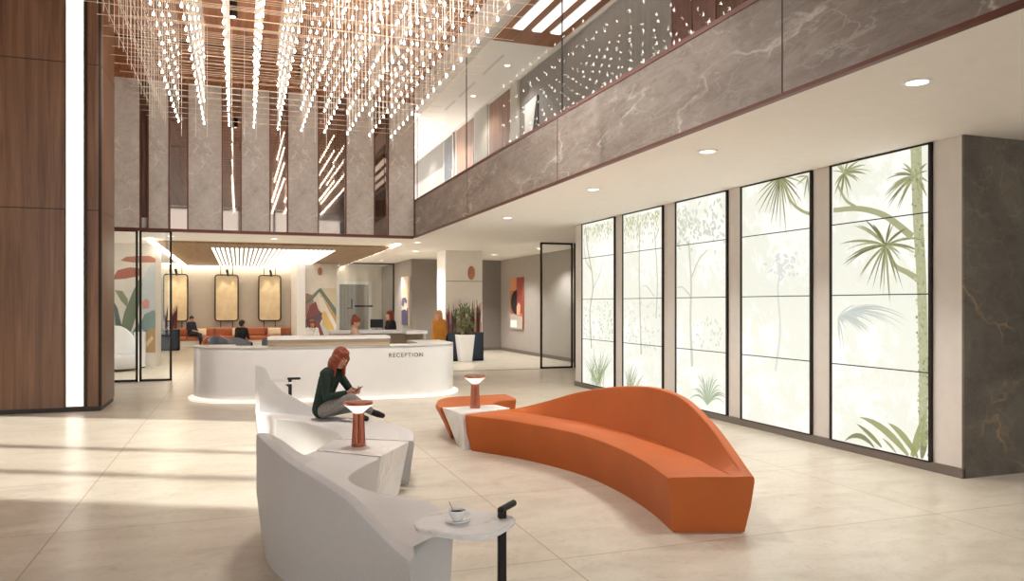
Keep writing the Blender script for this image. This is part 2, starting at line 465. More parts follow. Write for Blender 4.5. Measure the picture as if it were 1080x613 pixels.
# wood clad pier on the left with its light strip
def rounded(x0, x1, y0, y1, r, n=5):
    pts = []
    for cx, cy, a0 in ((x1 - r, y0 + r, -PI / 2), (x1 - r, y1 - r, 0), (x0 + r, y1 - r, PI / 2), (x0 + r, y0 + r, PI)):
        for i in range(n + 1):
            a = a0 + PI / 2 * i / n; pts.append((cx + r * math.cos(a), cy + r * math.sin(a)))
    return pts
PX0, PX1, PY0, PY1 = -4.05, -2.26, 15.0, 16.53
m = MB()
for z0, z1 in ((.08, 3.485), (3.5, 6.015), (6.03, ZC)): m.prism(rounded(PX0, -2.8, PY0, PY1, .06), None, z0, z1)
for z0, z1 in ((.08, 3.485), (3.5, 6.015), (6.03, ZC)): m.prism(rounded(-2.54, PX1, PY0, PY1, .1), None, z0, z1)
m.box(-2.81, -2.53, PY0 + .003, PY1 - .05, .08, ZC)
pier = m.build('wall_wood_pier', M['wood'], smooth=True, angle=30)
struct(pier, 'dark walnut clad pier with horizontal joints', 'pier')
MB().prism(rounded(PX0 + .02, PX1 - .02, PY0 + .02, PY1 - .02, .06), None, 0, .08).build('plinth', M['base_dark'], pier)
MB().prism(rounded(PX0 + .01, PX1 - .01, PY0 + .01, PY1 - .01, .06), None, .08, ZC - .01).build('joint', M['bronze'], pier)
t = thing('light_strip', 'tall white vertical light strip set into the walnut pier', 'light', (-2.67, PY0 - .004, 0))
MB().box(-2.795, -2.545, PY0 - .03, PY0 + .0, .1, ZC - .01).build('diffuser', M['strip'], t)
m = MB(); m.box(-2.807, -2.795, PY0 - .036, PY0 - .0, .1, ZC - .01); m.box(-2.545, -2.533, PY0 - .036, PY0 - .0, .1, ZC - .01); m.build('edge_profile', M['plaster'], t)

# upper back wall: stone fins with smoked mirrors between them
w = MB().box(-10, XF, YB + .125, YB + .5, ZS + .3, ZC).build('wall_back', M['wood']); struct(w, 'wood lined upper back wall above reception', 'wall')
m = MB(); m.box(-10, XF - .03, YB - .06, YB + .12, ZS - .03, ZS + .038); struct(m.build('trim_back', M['trim']), 'oxide red metal trim under the marble wall panels', 'trim')
struct(MB().box(-10, XF, YB - .02, YB + .12, 7.272, ZC).build('wall_wood_band', M['wood_top']), 'wood band above the marble wall panels', 'wall')
fins = [(-3.4, -2.23), (-2.08, -1.6), (-1.2, -.39), (.03, .74), (1.15, 1.93), (2.61, 3.37), (3.72, 4.44)]
fl_names = ['leftmost beside the walnut pier', 'narrow one second from the walnut pier', 'third from the walnut pier', 'fourth from the walnut pier', 'fifth from the walnut pier', 'sixth from the walnut pier', 'beside the balcony corner']
for (x0, x1), nm in zip(fins, fl_names):
    t = thing('stone_fin', 'tall beige marble wall panel, ' + nm, 'stone panel', ((x0 + x1) / 2, YB, ZS), 'marble panels on the upper back wall')
    MB().box(x0 + .025, x1 - .025, YB - .06, YB + .12, ZS + .04, 7.27).build('slab', M['stone_pillar'], t)
    m = MB(); m.box(x0 - .005, x0 + .025, YB - .075, YB + .12, ZS + .04, 7.27); m.box(x1 - .025, x1 + .005, YB - .075, YB + .12, ZS + .04, 7.27); m.build('edge_trim', M['trim'], t)
gaps = [(-1.6, -1.2, 'first gap from the walnut pier'), (-.39, .03, 'second gap from the walnut pier'), (.74, 1.15, 'third gap from the walnut pier'), (1.93, 2.61, 'widest gap'), (3.37, 3.72, 'gap nearest the balcony corner')]
for x0, x1, nm in gaps:
    o = MB().box(x0 + .006, x1 - .006, YB + .06, YB + .1, ZS + .04, 7.27).build('smoked_mirror', M['mirror'])
    tag(o, 'smoked mirror strip between marble panels, ' + nm, 'mirror', 'smoked mirrors on the upper back wall')

# lounge shell
LB = 37.3
struct(MB().box(-3.5, 2.6, LB, LB + .2, 0, ZS).build('wall_lounge_back', M['lounge_wall']), 'greige back wall of the lounge', 'wall')
struct(MB().box(-3.5, -3.3, 26.8, LB, 0, ZS).build('wall_lounge_left', M['plaster']), 'white side wall of the lounge', 'wall')
struct(MB().box(-10, -2.35, 25.1, 26.8, 0, ZS).build('wall_left_block', M['plaster']), 'pale wall carrying the leaf mural', 'wall')
struct(MB().box(2.27, 2.62, 33.4, LB, 0, ZS).build('wall_white_fin', M['white']), 'white fin wall beside the mountain mural', 'wall')
struct(MB().box(2.6, 3.95, 33.6, 33.8, 0, ZS).build('wall_mural', M['plaster']), 'pale wall carrying the mountain mural', 'wall')
struct(MB().box(3.9, 6.5, 36.6, 36.8, 0, ZS).build('wall_office', M['plaster']), 'pale wall of the glazed office', 'wall')
struct(MB().box(6.4, 6.6, 29.9, 36.6, 0, ZS).build('wall_art', M['wall_grey']), 'grey wall with the tall narrow painting', 'wall')
struct(MB().box(6.4, 10.1, 29.8, 30.0, 0, ZS).build('wall_recess', M['wall_dark']), 'grey brown recess wall behind the planter column', 'wall')
struct(MB().box(10.1, 10.3, 16.1, 30.0, 0, ZS).build('wall_gallery', M['wall_grey']), 'grey wall with the orange painting', 'wall')
m = MB(); m.box(10.06, 10.1, 16.1, 29.8, 0, .12); m.box(6.6, 10.1, 29.76, 29.8, 0, .12)
struct(m.build('baseboard_back', M['plinth']), 'dark baseboard of the grey recess', 'baseboard')
struct(MB().box(6.47, 7.72, 24.75, 25.9, 0, ZS).build('wall_column', M['plaster']), 'cream square column behind the planter', 'column')
struct(MB().box(6.44, 6.47, 24.75, 25.9, 0, ZS).build('trim_column', M['white']), 'white edge of the cream column', 'trim')
# oak ceiling panel, cove lights, luminous slats
o = MB().box(-2.35, 4.42, 23.6, LB - .35, ZS - .06, ZS + .02).build('ceiling_oak', M['wood_low']); struct(o, 'oak boarded ceiling over the lounge', 'ceiling')
t = thing('luminous_ceiling', 'large glowing slatted ceiling light over the lounge', 'ceiling light', (.95, 30.4, ZS - .07))
MB().box(-.85, 2.85, 24.9, 35.8, ZS - .075, ZS - .06).build('housing', M['wall_dark'], t)
for i in range(27):
    x = -.8 + i * .1385
    MB().box(x, x + .075, 24.95, 35.75, ZS - .1, ZS - .075).build('light_bar', M['slat'], t)
for nm, box, lb in (('cove_light', (4.36, 4.5, 22.6, 36.6, ZS - .03, ZS - .015), 'bright cove line along the right edge of the oak ceiling'),
                    ('cove_light', (-2.35, -2.2, 23.0, 36.6, ZS - .09, ZS - .065), 'bright cove line along the left edge of the oak ceiling'),
                    ('cove_light', (-3.2, 2.2, LB - .3, LB - .06, ZS - .02, ZS - .005), 'glowing cove above the gold wall panels')):
    tag(MB().box(*box).build(nm, M['cove']), lb, 'light')
# recessed downlights in the balcony soffit
for i, (x, y, nm) in enumerate([(5.17, 4.76, 'nearest to the dark stone wall'), (5.19, 7.74, 'second from the dark stone wall'), (5.21, 10.88, 'third from the dark stone wall'), (5.24, 15.05, 'fourth from the dark stone wall'),
                                (4.86, 21.9, 'above the right end of reception'), (7.8, 27.6, 'beside the cream column'), (8.68, 26.4, 'above the recess floor'), (9.09, 23.0, 'before the orange painting'),
                                (.9, 22.0, 'added in the pale band before the oak ceiling'), (5.6, 25.5, 'added before the tall narrow painting'), (-1.7, 22.0, 'added above the left glass doors'), (5.5, 31.5, 'added beside the office glazing')]):  # downlights on this line are added to brighten the lounge
    t = thing('downlight', 'round recessed ceiling downlight, ' + nm, 'downlight', (x, y, ZS), 'recessed downlights')
    MB().lathe([(.05, -.004), (.115, -.004), (.12, -.012), (.085, -.016), (.08, -.006)], (x, y, ZS), 28).build('ring', M['white'], t, True)
    MB().lathe([(.0, -.010), (.082, -.010), (.082, -.003), (0, -.003)], (x, y, ZS), 24).build('lens', M['spot'], t)
    lamp('downlight_beam', 'SPOT', (x, y, ZS - .05), (150 if y < 20 else 190), (1, .98, .95), .05, (0, 0, 0), math.radians(120)).name = 'downlight_beam'
for y, nm in ((15.8, 'nearest the wood ceiling'), (18.4, 'second from the wood ceiling'), (21.5, 'third from the wood ceiling'), (25.0, 'fourth from the wood ceiling'), (29.0, 'farthest from the wood ceiling')):
    t = thing('downlight', 'small downlight in the white corridor ceiling behind balcony glass, ' + nm, 'downlight', (5.5, y, 7.07), 'downlights in the upper corridor')
    MB().lathe([(.04, -.003), (.085, -.003), (.088, -.008), (.06, -.01), (.058, -.004)], (5.5, y, 7.07), 24).build('ring', M['white'], t, True)
    MB().lathe([(0, -.007), (.06, -.007), (.06, -.003), (0, -.003)], (5.5, y, 7.07), 20).build('lens', M['spot'], t)
    lamp('corridor_beam', 'SPOT', (5.3, y, 7.0), (80 if y < 17 else 85), (1, .98, .95), .05, (0, 0, 0), math.radians(130))
# linear lights on the corridor ceiling
for x, nm in ((4.95, 'nearest the atrium'), (5.33, 'middle of three'), (5.71, 'nearest the corridor wall')):
    t = thing('linear_light', 'long white linear ceiling light in the upper corridor, ' + nm, 'ceiling light', (x, 9, 7.07), 'linear lights in the upper corridor')
    MB().box(x - .09, x + .09, 4.0, 13.6, 7.035, 7.06).build('diffuser', M['linear'], t)
    MB().box(x - .11, x + .11, 3.98, 13.62, 7.06, 7.0695).build('housing', M['white'], t)

# ------------------------------------------------------------------ upper corridor fittings
def corridor_px(px): return onX(px, 120, 6.05)[0]
def up_door(y0, y1, label, mat):
    t = thing('corridor_door', label, 'door', (6.05, (y0 + y1) / 2, ZU - .05))
    MB().box(6.0, 6.06, y0, y1, ZU - .05, 6.95).build('leaf', mat, t)
    MB().box(5.98, 6.005, y0 + .02, y0 + .05, ZU + .9, ZU + 1.25).build('handle', M['steel'], t)
    m = MB(); m.box(5.995, 6.055, y0 - .05, y0, ZU - .05, 7.0); m.box(5.995, 6.055, y1, y1 + .05, ZU - .05, 7.0); m.box(5.995, 6.055, y0 - .05, y1 + .05, 6.95, 7.0); m.build('frame', M['pilaster'], t)
ya, yb = corridor_px(541), corridor_px(518)
up_door(ya, yb, 'brown wood corridor door behind glass, nearer the atrium centre', M['wood_door'])
ya, yb = corridor_px(502), corridor_px(483)
up_door(ya, yb, 'brown wood corridor door behind glass, nearer the back corner', M['wood_door'])
ya, yb = corridor_px(479), corridor_px(470)
up_door(ya, yb, 'dark glazed corridor door near the back corner', M['graphite'])
for a, b, nm in ((548, 541, 'beside the nearer brown door'), (516, 503, 'between the two brown doors')):
    ya, yb = corridor_px(a), corridor_px(b)
    tag(MB().box(5.98, 6.06, ya, yb, ZU - .05, 7.0).build('wall_pilaster', M['lounge_wall'], bevel=.008), 'pale flat pilaster on the corridor wall, ' + nm, 'pilaster')
(ya, za), (yb, zb) = onX(567, 90, 6.02), onX(556, 132, 6.02)
t = thing('wall_art', 'grey folded triangle artwork on the upper corridor wall', 'artwork', (6.03, (ya + yb) / 2, 5.7))
MB().box(6.02, 6.05, ya, yb + .1, 4.9, 6.35).build('backing', M['graphite'], t)
MB().use(M['pilaster']).poly([(6.0, ya, 6.35), (6.0, yb + .1, 6.3), (6.012, (ya + yb) / 2, 5.5)]).poly([(6.0, yb + .1, 6.3), (6.0, yb + .1, 4.9), (6.012, (ya + yb) / 2, 5.5)]).build('fold', None, t)
# red cabinet seen low behind the near glass
t = thing('corridor_cabinet', 'tall red brown cabinet behind the near balcony glass', 'cabinet', (5.6, 8.14, ZU - .05))
MB().box(5.25, 6.0, 7.63, 8.65, ZU - .05, 6.2).build('body', M['wood_door'], t, bevel=.01)
MB().box(5.22, 6.02, 7.6, 8.68, 6.2, 6.23).build('top', M['trim'], t)
for y in (7.65, 8.15): MB().box(5.235, 5.25, y, y + .48, ZU, 6.17).build('door', M['trim'], t)

# ------------------------------------------------------------------ backlit murals
def leafp(m, y0, z0, y1, z1, w, sag=0.0, n=7):
    """flat printed leaf on the mural plane, from base to tip"""
    dy, dz = y1 - y0, z1 - z0; L = math.hypot(dy, dz) or 1e-6; ny, nz = -dz / L, dy / L
    top, bot = [], []
    for i in range(n + 1):
        u = i / n; y = y0 + dy * u; z = z0 + dz * u + sag * 4 * u * (1 - u) * L
        h = w * (math.sin(PI * min(1, u * .92 + .08)) ** .8) * (1 - .35 * u)
        top.append((y + ny * h, z + nz * h)); bot.append((y - ny * h, z - nz * h))
    for i in range(n):
        q = [top[i], top[i + 1], bot[i + 1], bot[i]]
        m.poly([(XP, a, b) for a, b in q])
def stemp(m, pts, w0, w1):
    P = crom([(a, b, 0) for a, b in pts], 14)
    for i in range(14):
        a, b = P[i], P[i + 1]; d = (b - a).normalized(); nn = Vector((-d.y, d.x, 0)); u, v = w0 + (w1 - w0) * i / 14, w0 + (w1 - w0) * (i + 1) / 14
        q = [a + nn * u, b + nn * v, b - nn * v, a - nn * u]; m.poly([(XP, p.x, p.y) for p in q])
XP = XM - .026
cols = [(14.12, 15.69), (12.22, 13.75), (10.27, 11.77), (8.38, 9.90), (6.49, 8.01)]
rows = [(.105, 1.085), (1.095, 1.965), (1.975, 2.875), (2.885, 3.64)]
GR = [(142, 146, 96), (170, 172, 124), (112, 118, 76), (190, 193, 152), (156, 158, 112)]
PALE = [(222, 226, 212), (232, 234, 224), (212, 218, 204)]
def star(m, y, z, n, L, a0, a1, cols_, w=.02, sag=-.12):
    for i in range(n):
        a = a0 + (a1 - a0) * i / max(1, n - 1) + random.uniform(-.08, .08); l = L * random.uniform(.75, 1.1)
        m.use(backlit(random.choice(cols_))); leafp(m, y, z, y + math.cos(a) * l, z + math.sin(a) * l - .1 * l, w, sag * (1 if math.cos(a) != 0 else 0) * -1 + .1)
mural_names = ['farthest from the dark stone wall, green grass clump at foot', 'second farthest, pale tree with faint grass', 'middle one, ghostly tree with a pale plant at its foot', 'one with a green palm frond hanging at the top', 'nearest the dark stone wall, green palm trunk and fronds']
clip_boxes = []
for ci, ((y0, y1), nm) in enumerate(zip(cols, mural_names)):
    t = thing('mural_lightbox', 'backlit botanical mural, ' + nm, 'backlit mural', (XM, (y0 + y1) / 2, 0), 'backlit botanical murals')
    m = MB()
    for y in (y0, y1): m.box(XM - .035, XM, y - .018, y + .018, .1, 3.655)
    m.box(XM - .035, XM, y0, y1, .095, .11); m.box(XM - .035, XM, y0, y1, 3.635, 3.655)
    for z in (1.09, 1.97, 2.88): m.box(XM - .03, XM, y0, y1, z - .006, z + .006)
    m.build('frame', M['bronze'], t)
    panes = [MB().box(XM - .02, XM, y0 + .012, y1 - .012, a, b).build('lit_panel', M['lightbox'], t) for a, b in rows]
    pr = MB()
    Y = lambda px, py: onX(px, py, XP)
    if ci == 0:      # trees and a grass clump
        pr.use(backlit((190, 190, 166))); stemp(pr, [(15.2, .9), (15.28, 1.7), (15.12, 2.3), (15.4, 3.1), (15.5, 3.6)], .03, .02); stemp(pr, [(15.12, 2.2), (14.8, 2.5), (14.7, 2.7)], .012, .006)
        stemp(pr, [(15.2, 2.6), (15.5, 2.85), (15.6, 3.3)], .018, .01)
        for k in range(130): pr.use(backlit(random.choice([(186, 188, 136), (204, 206, 166), (176, 180, 126)]))); a, b = random.uniform(14.2, 15.6), 3.6 - abs(random.gauss(0, .16)); leafp(pr, a, b, a + random.uniform(-.06, .06), b - random.uniform(.04, .1), .014, 0, 3)
        for k in range(130): pr.use(backlit(random.choice(PALE + [(196, 206, 178), (186, 198, 166)]))); a, b = random.uniform(14.2, 15.6), random.uniform(1.1, 1.9); leafp(pr, a, b, a + random.uniform(-.07, .07), b + random.uniform(.0, .09), .02, 0, 3)
        for k in range(44): pr.use(backlit(random.choice([(146, 162, 112), (114, 134, 84), (176, 188, 148)]))); a = 14.95 + random.gauss(0, .16); leafp(pr, a, .12, min(15.6, max(14.2, a + random.gauss(0, .38))), random.uniform(.45, .95), .012, .06)
    if ci == 1:
        pr.use(backlit((208, 205, 186))); stemp(pr, [(13.0, .9), (13.05, 1.8), (13.08, 2.6), (13.05, 3.4)], .03, .02); stemp(pr, [(12.45, 1.6), (12.4, 2.3), (12.5, 3.2)], .02, .014); stemp(pr, [(12.5, 2.0), (12.8, 2.2), (12.95, 2.2)], .012, .006)
        for k in range(180): pr.use(backlit(random.choice([(190, 190, 144), (208, 208, 172), (198, 200, 158)]))); a, b = random.uniform(12.35, 13.7), 3.6 - abs(random.gauss(0, .22)); leafp(pr, a, b, a + random.uniform(-.06, .06), b - random.uniform(.04, .1), .018, 0, 3)
        for k in range(60): pr.use(backlit(random.choice(PALE))); a, b = random.uniform(12.35, 13.7), random.uniform(1.0, 1.9); leafp(pr, a, b, a + random.uniform(-.08, .08), b + random.uniform(.0, .1), .022, 0, 3)
        for k in range(26): pr.use(backlit(random.choice([(168, 176, 142), (150, 160, 120), (190, 186, 160)]))); a = 13.45 + random.gauss(0, .1); leafp(pr, a, .12, min(13.72, max(12.9, a + random.gauss(-.1, .22))), random.uniform(.3, .75), .011, .06)
    if ci == 2:
        pr.use(backlit((214, 212, 196))); stemp(pr, [(11.25, .8), (11.3, 1.6), (11.28, 2.2), (11.35, 2.9)], .035, .022); stemp(pr, [(11.28, 2.3), (11.05, 2.6), (10.8, 2.75)], .02, .01); stemp(pr, [(11.3, 2.0), (11.55, 2.15), (11.72, 2.15)], .016, .008)
        for k in range(120): pr.use(backlit(random.choice([(220, 223, 206), (212, 216, 198), (228, 230, 216)]))); a, b = random.uniform(10.35, 11.7), 3.2 + random.gauss(0, .18); b = min(3.58, b); leafp(pr, a, b, a + random.uniform(-.1, .1), b - random.uniform(.03, .1), .03, 0, 3)
        for k in range(26): pr.use(backlit(random.choice([(206, 208, 176), (214, 216, 190)]))); a, b = random.uniform(11.45, 11.72), random.uniform(3.1, 3.6); leafp(pr, a, b, a + random.uniform(-.04, .02), b - random.uniform(.03, .08), .016, 0, 3)
        for k in range(40): pr.use(backlit(random.choice(PALE))); a, b = random.uniform(10.4, 11.2), random.uniform(1.1, 1.6); leafp(pr, a, b, a + random.uniform(-.06, .06), b + random.uniform(.0, .1), .02, 0, 3)
        star(pr, 10.8, .2, 21, .55, .15, PI - .15, [(176, 194, 160), (156, 178, 146), (196, 206, 178)], .016)
    if ci == 3:
        y, z = Y(823, 188)
        for k in range(15):
            a = PI + .25 + k / 14 * (PI - .5); l = random.uniform(.45, .85); pr.use(backlit(random.choice(GR)))
            e_ = min(9.86, max(8.42, y - math.cos(a) * -l * .8)); leafp(pr, y, z + .02, e_, z + math.sin(a) * l, .017, .05); pr.use(backlit((124, 122, 82))); leafp(pr, y, z + .02, e_, z + math.sin(a) * l, .004, .05)
        pr.use(backlit(GR[1])); stemp(pr, [Y(826, 190), Y(834, 212), Y(845, 222), Y(855, 226)], .02, .022)
        y, z = Y(852, 186)
        for px, py in ((840, 196), (848, 210), (855, 205), (838, 188)): a, b = Y(px, py); pr.use(backlit(random.choice(GR))); leafp(pr, y, z, max(a, 8.42), b, .016, .05)
        for k in range(50): pr.use(backlit(random.choice([(230, 232, 226), (238, 239, 234)]))); a, b = 8.95 + random.gauss(0, .18), 2.42 + random.gauss(0, .08); leafp(pr, a, b, a + random.uniform(-.12, .12), b - random.uniform(.0, .06), .03, 0, 3)
        pr.use(backlit((228, 230, 224))); stemp(pr, [(8.95, 2.4), (9.05, 2.1), (9.0, 1.5), (9.1, .9)], .018, .02)
    if ci == 4:
        ty = [Y(966, 154), Y(968, 225), Y(972, 300), Y(974, 390), Y(973, 470)]
        pr.use(backlit((182, 185, 142))); stemp(pr, ty, .075, .055)
        for k in range(240):
            z_ = .15 + 3.45 * random.random(); q_ = 476 - (z_ - .1) / 3.5 * 320
            yc = onX(966 + 8 * min(1, (q_ - 154) / 240), q_, XP)[0]; a_ = yc + random.uniform(-.075, .06); w_ = random.uniform(.008, .03)
            pr.use(backlit(random.choice([(150, 154, 106), (204, 206, 170), (166, 168, 122), (194, 196, 156), (134, 138, 92)])))
            pr.poly([(XP - .001, a_, z_), (XP - .001, a_ + w_, z_ + random.uniform(0, .012)), (XP - .001, a_ + w_, z_ + .03), (XP - .001, a_, z_ + random.uniform(.02, .04))])
        pr.use(backlit((172, 174, 128))); stemp(pr, [Y(879, 222), Y(905, 220), Y(930, 226), Y(948, 238), Y(962, 250)], .03, .045)
        stemp(pr, [Y(884, 196), Y(892, 211), Y(902, 218)], .018, .02); stemp(pr, [Y(936, 262), Y(944, 280), Y(958, 288), Y(970, 296)], .02, .04)
        for (cx, cy), tips in (((934, 259), [(885, 258), (894, 272), (900, 238), (912, 232), (906, 292), (914, 302), (928, 308), (938, 318), (946, 300), (950, 268), (960, 262), (972, 266), (978, 252), (958, 240), (940, 232), (920, 236), (888, 280)]),
                               ((890, 183), [(880, 196), (880, 172), (884, 170), (896, 168), (906, 170), (914, 174), (914, 184), (904, 190), (898, 202), (888, 206), (880, 206)]),
                               ((965, 186), [(932, 208), (936, 216), (946, 220), (952, 204), (942, 184), (952, 172), (978, 172), (981, 192), (978, 208), (940, 196)])):
            a, b = Y(cx, cy)
            for q in tips:
                e, f_ = Y(*q); e = min(7.99, max(6.51, e)); pr.use(backlit(random.choice(GR))); leafp(pr, a, b, e, f_, .02, .07); pr.use(backlit(random.choice([(112, 112, 74), (134, 130, 88)]))); leafp(pr, a, b, e, f_, .005, .07); pr.use(backlit(random.choice(GR))); leafp(pr, a, b, min(7.99, max(6.51, e + random.uniform(-.12, .12))), f_ - random.uniform(.02, .12), .011, .09)
        for q in ((905, 345), (915, 350), (925, 340), (936, 335), (955, 340), (900, 330), (892, 345), (888, 365)):
            a, b = Y(884, 335); e, f_ = Y(*q); [(pr.use(backlit(random.choice([(224, 228, 220), (210, 217, 208), (198, 206, 198)]))), leafp(pr, a, b, max(6.75, min(7.97, e + random.uniform(-.1, .1))), f_ + random.uniform(-.1, .1), .013, .12)) for _k in range(4)]
        for base, tip, w_, sg in (((958, 482), (906, 440), .055, .1), ((922, 472), (890, 466), .04, .22), ((930, 472), (903, 447), .035, .05), ((962, 484), (982, 428), .07, -.05), ((968, 484), (936, 446), .05, .1), ((945, 478), (930, 462), .02, .05), ((972, 484), (978, 450), .05, 0)):
            a, b = Y(*base); e, f_ = Y(*tip); pr.use(backlit(random.choice([(134, 140, 78), (158, 163, 104), (118, 124, 70)]))); leafp(pr, max(6.52, a), max(.12, b), max(6.52, e), f_, w_, sg)
    o = pr.build('print_pattern', None, t)

# ------------------------------------------------------------------ glass doors at the back plane
def glass_leaf(x0, x1, y, label, nm='glass_door', z1=ZS - .005):
    t = thing(nm, label, 'glass door', ((x0 + x1) / 2, y, 0))
    MB().box(x0 + .03, x1 - .03, y - .006, y + .006, .04, z1 - .04).build('pane', M['glass'], t)
    m = MB(); m.box(x0, x0 + .05, y - .025, y + .025, 0, z1); m.box(x1 - .05, x1, y - .025, y + .025, 0, z1); m.box(x0, x1, y - .025, y + .025, 0, .05); m.box(x0, x1, y - .025, y + .025, z1 - .05, z1)
    m.build('frame', M['bronze'], t)
    return t
glass_leaf(-2.95, -2.3, YB + .03, 'tall black framed glass door beside the walnut pier')
glass_leaf(-2.27, -1.55, YB + .03, 'tall black framed glass door nearer the reception desk')
glass_leaf(8.2, 9.22, YB + .25, 'tall black framed glass door leaf facing the lobby near the murals')
glass_leaf(9.26, 10.08, YB + .25, 'narrow black framed glass door leaf against the gallery wall')
m = MB().box(4.4, 8.2, YB + .2, YB + .26, 0, .006); struct(m.build('trim_track', M['plinth']), 'thin floor track across the opening', 'trim')
# glazed office front
t = thing('office_glazing', 'frameless office glazing between the mountain mural and the grey wall', 'glass partition', (5.1, 33.5, 0))
MB().box(3.96, 6.38, 33.5, 33.515, .03, ZS - .02).build('pane', M['glass'], t)
m = MB(); m.box(3.96, 6.38, 33.48, 33.54, ZS - .05, ZS); m.box(6.34, 6.4, 33.46, 33.54, 0, ZS); m.box(3.96, 6.38, 33.48, 33.54, 0, .04); m.build('frame', M['bronze'], t)
t = thing('office_door', 'pale framed door seen through the office glazing', 'door', (4.9, 36.5, 0))
m = MB(); m.box(4.25, 4.4, 36.45, 36.6, 0, 2.8); m.box(5.75, 5.9, 36.45, 36.6, 0, 2.8); m.box(4.25, 5.9, 36.45, 36.6, 2.8, 2.95); m.build('frame', M['white'], t)
MB().box(4.4, 5.75, 36.5, 36.56, 0, 2.8).build('leaf', M['wall_grey'], t)
t = thing('office_lamp', 'small black bracket light on the office wall behind the glazing', 'lamp', (5.0, 36.44, 1.8))
qa, qb, qc = onY(366, 321, 36.4), onY(371, 316, 36.4), onY(384, 323, 36.4)
m = MB(); m.box(qa[0], qa[0] + .22, 36.38, 36.43, qa[1] - .2, qa[1] - .17); m.box(qa[0] + .2, qa[0] + .24, 36.38, 36.43, qa[1] - .2, qa[1] + .24); m.build('bracket', M['black'], t)
MB().box(qc[0] - .45, qc[0] + .4, 36.38, 36.43, qc[1] - .04, qc[1] + .04).build('bar', M['black'], t)

# ------------------------------------------------------------------ painted murals and artworks
def shape(m, rgb, pts, Y):
    m.use(flat(rgb)); m.poly([(a, Y, b) for a, b in (onY(px, py, Y) for px, py in pts)])
# mountain mural
t = thing('mountain_mural', 'abstract mountain mural in plum, sage, ochre and white on the pale wall', 'mural', (3.25, 33.59, 0))
m = MB(); Y0 = 33.585
def sh(rgb, pts):
    global Y0; shape(m, rgb, pts, Y0); Y0 -= .0015
sh((226, 218, 206), [(321.5, 283), (354.6, 283), (354.6, 358), (321.5, 358)])
sh((214, 200, 170), [(337, 304), (354.6, 304), (354.6, 340)])
sh((176, 132, 124), [(321.5, 309), (329, 311), (331, 318), (326, 330), (321.5, 336)])
sh((112, 132, 116), [(321.5, 319), (336, 305), (338.5, 304), (354.6, 326), (354.6, 334), (337, 308), (328, 318), (321.5, 321)])
sh((206, 150, 84), [(336.5, 309), (354.6, 334), (354.6, 343), (345, 333)])
sh((236, 226, 210), [(335, 311), (340, 314), (354.6, 342), (354.6, 352), (339, 330)])
sh((222, 182, 98), [(339, 330), (343, 328), (353, 347), (347, 352), (341, 342)])
sh((190, 204, 202), [(336, 335), (345, 350), (349, 358), (335, 358)])
sh((140, 72, 78), [(321.5, 340), (327, 322), (333, 318), (336, 327), (340, 331), (337, 339), (331, 342), (322, 346)])
sh((96, 78, 92), [(321.5, 345), (325, 336), (332, 334), (338, 331), (340, 336), (336, 344), (328, 350), (321.5, 354)])
sh((150, 62, 66), [(333, 346), (336, 338), (343, 358), (330, 358)])
m.build('painted_shapes', None, t)
tag(MB().lathe([(0, 0), (.14, 0), (.14, .03), (0, .03)], (0, 0, 0), 24).build('oval_plaque', flat((190, 116, 70))), 'small copper oval plaque above the mountain mural', 'plaque')
pl = bpy.data.objects['oval_plaque']; pl.rotation_euler = (PI / 2, 0, 0); pl.scale = (.6, 1.25, 1); pl.location = (3.22, 33.57, 3.27)
o = MB().lathe([(0, 0), (.165, 0), (.165, .03), (0, .03)], (0, 0, 0), 28).build('oval_plaque', flat((190, 116, 70))); o.rotation_euler = (PI / 2, 0, 0); o.scale = (.72, 1.4, 1)
q = onY(497, 288, 24.75); o.location = (q[0], 24.75, q[1]); tag(o, 'copper oval plaque on the cream planter column', 'plaque')
q = onY(467, 296.5, 24.74); struct(MB().box(6.47, 7.72, 24.742, 24.76, q[1] - .008, q[1] + .008).build('trim_joint', M['plinth']), 'thin horizontal joint on the cream column', 'trim')
# column graphic
t = thing('column_mural', 'pink and rust hills mural on the lower part of the cream column', 'mural', (7.06, 24.74, 1.2))
m = MB(); Y0 = 24.744
sh((216, 176, 156), [(471, 325), (478, 333), (488, 340), (497, 330), (508, 318), (508, 360), (471, 360)])
sh((190, 128, 100), [(471, 345), (480, 338), (490, 345), (500, 336), (508, 340), (508, 360), (471, 360)])
m.build('painted_shapes', None, t)
# leaf mural at the far left
t = thing('leaf_mural', 'abstract mural of pink clouds and big green leaves behind the left glass doors', 'mural', (-3.0, 25.09, 1.8))
m = MB(); Y0 = 25.09
sh((222, 214, 204), [(118, 250), (164, 250), (164, 386), (118, 386)])
sh((186, 112, 96), [(127, 275), (133, 271), (146, 270), (158, 270), (164, 273), (164, 277), (140, 277)])
sh((178, 98, 84), [(120, 292), (124, 285), (137, 282), (147, 283), (147, 291), (133, 294), (120, 295)])
sh((196, 206, 214), [(147, 300), (158, 280), (164, 278), (164, 340), (148, 330)])
sh((110, 128, 104), [(126, 352), (131, 330), (140, 308), (148, 292), (150, 300), (146, 325), (140, 345), (133, 362)])
sh((138, 148, 118), [(121, 306), (129, 307), (135, 316), (134, 324), (128, 318)])
sh((92, 116, 108), [(120, 318), (124, 325), (128, 342), (127, 360), (122, 350)])
sh((224, 150, 140), [(149, 319), (154, 315), (158, 318), (157, 325), (151, 326)])
sh((120, 150, 150), [(147, 345), (152, 332), (162, 327), (164, 330), (164, 348), (155, 352)])
sh((186, 146, 96), [(148, 360), (157, 348), (164, 345), (164, 372), (150, 372)])
sh((222, 196, 150), [(150, 366), (160, 354), (162, 357), (152, 370)])
sh((94, 128, 130), [(140, 350), (146, 340), (149, 352), (146, 366), (140, 364)])
m.build('painted_shapes', None, t)
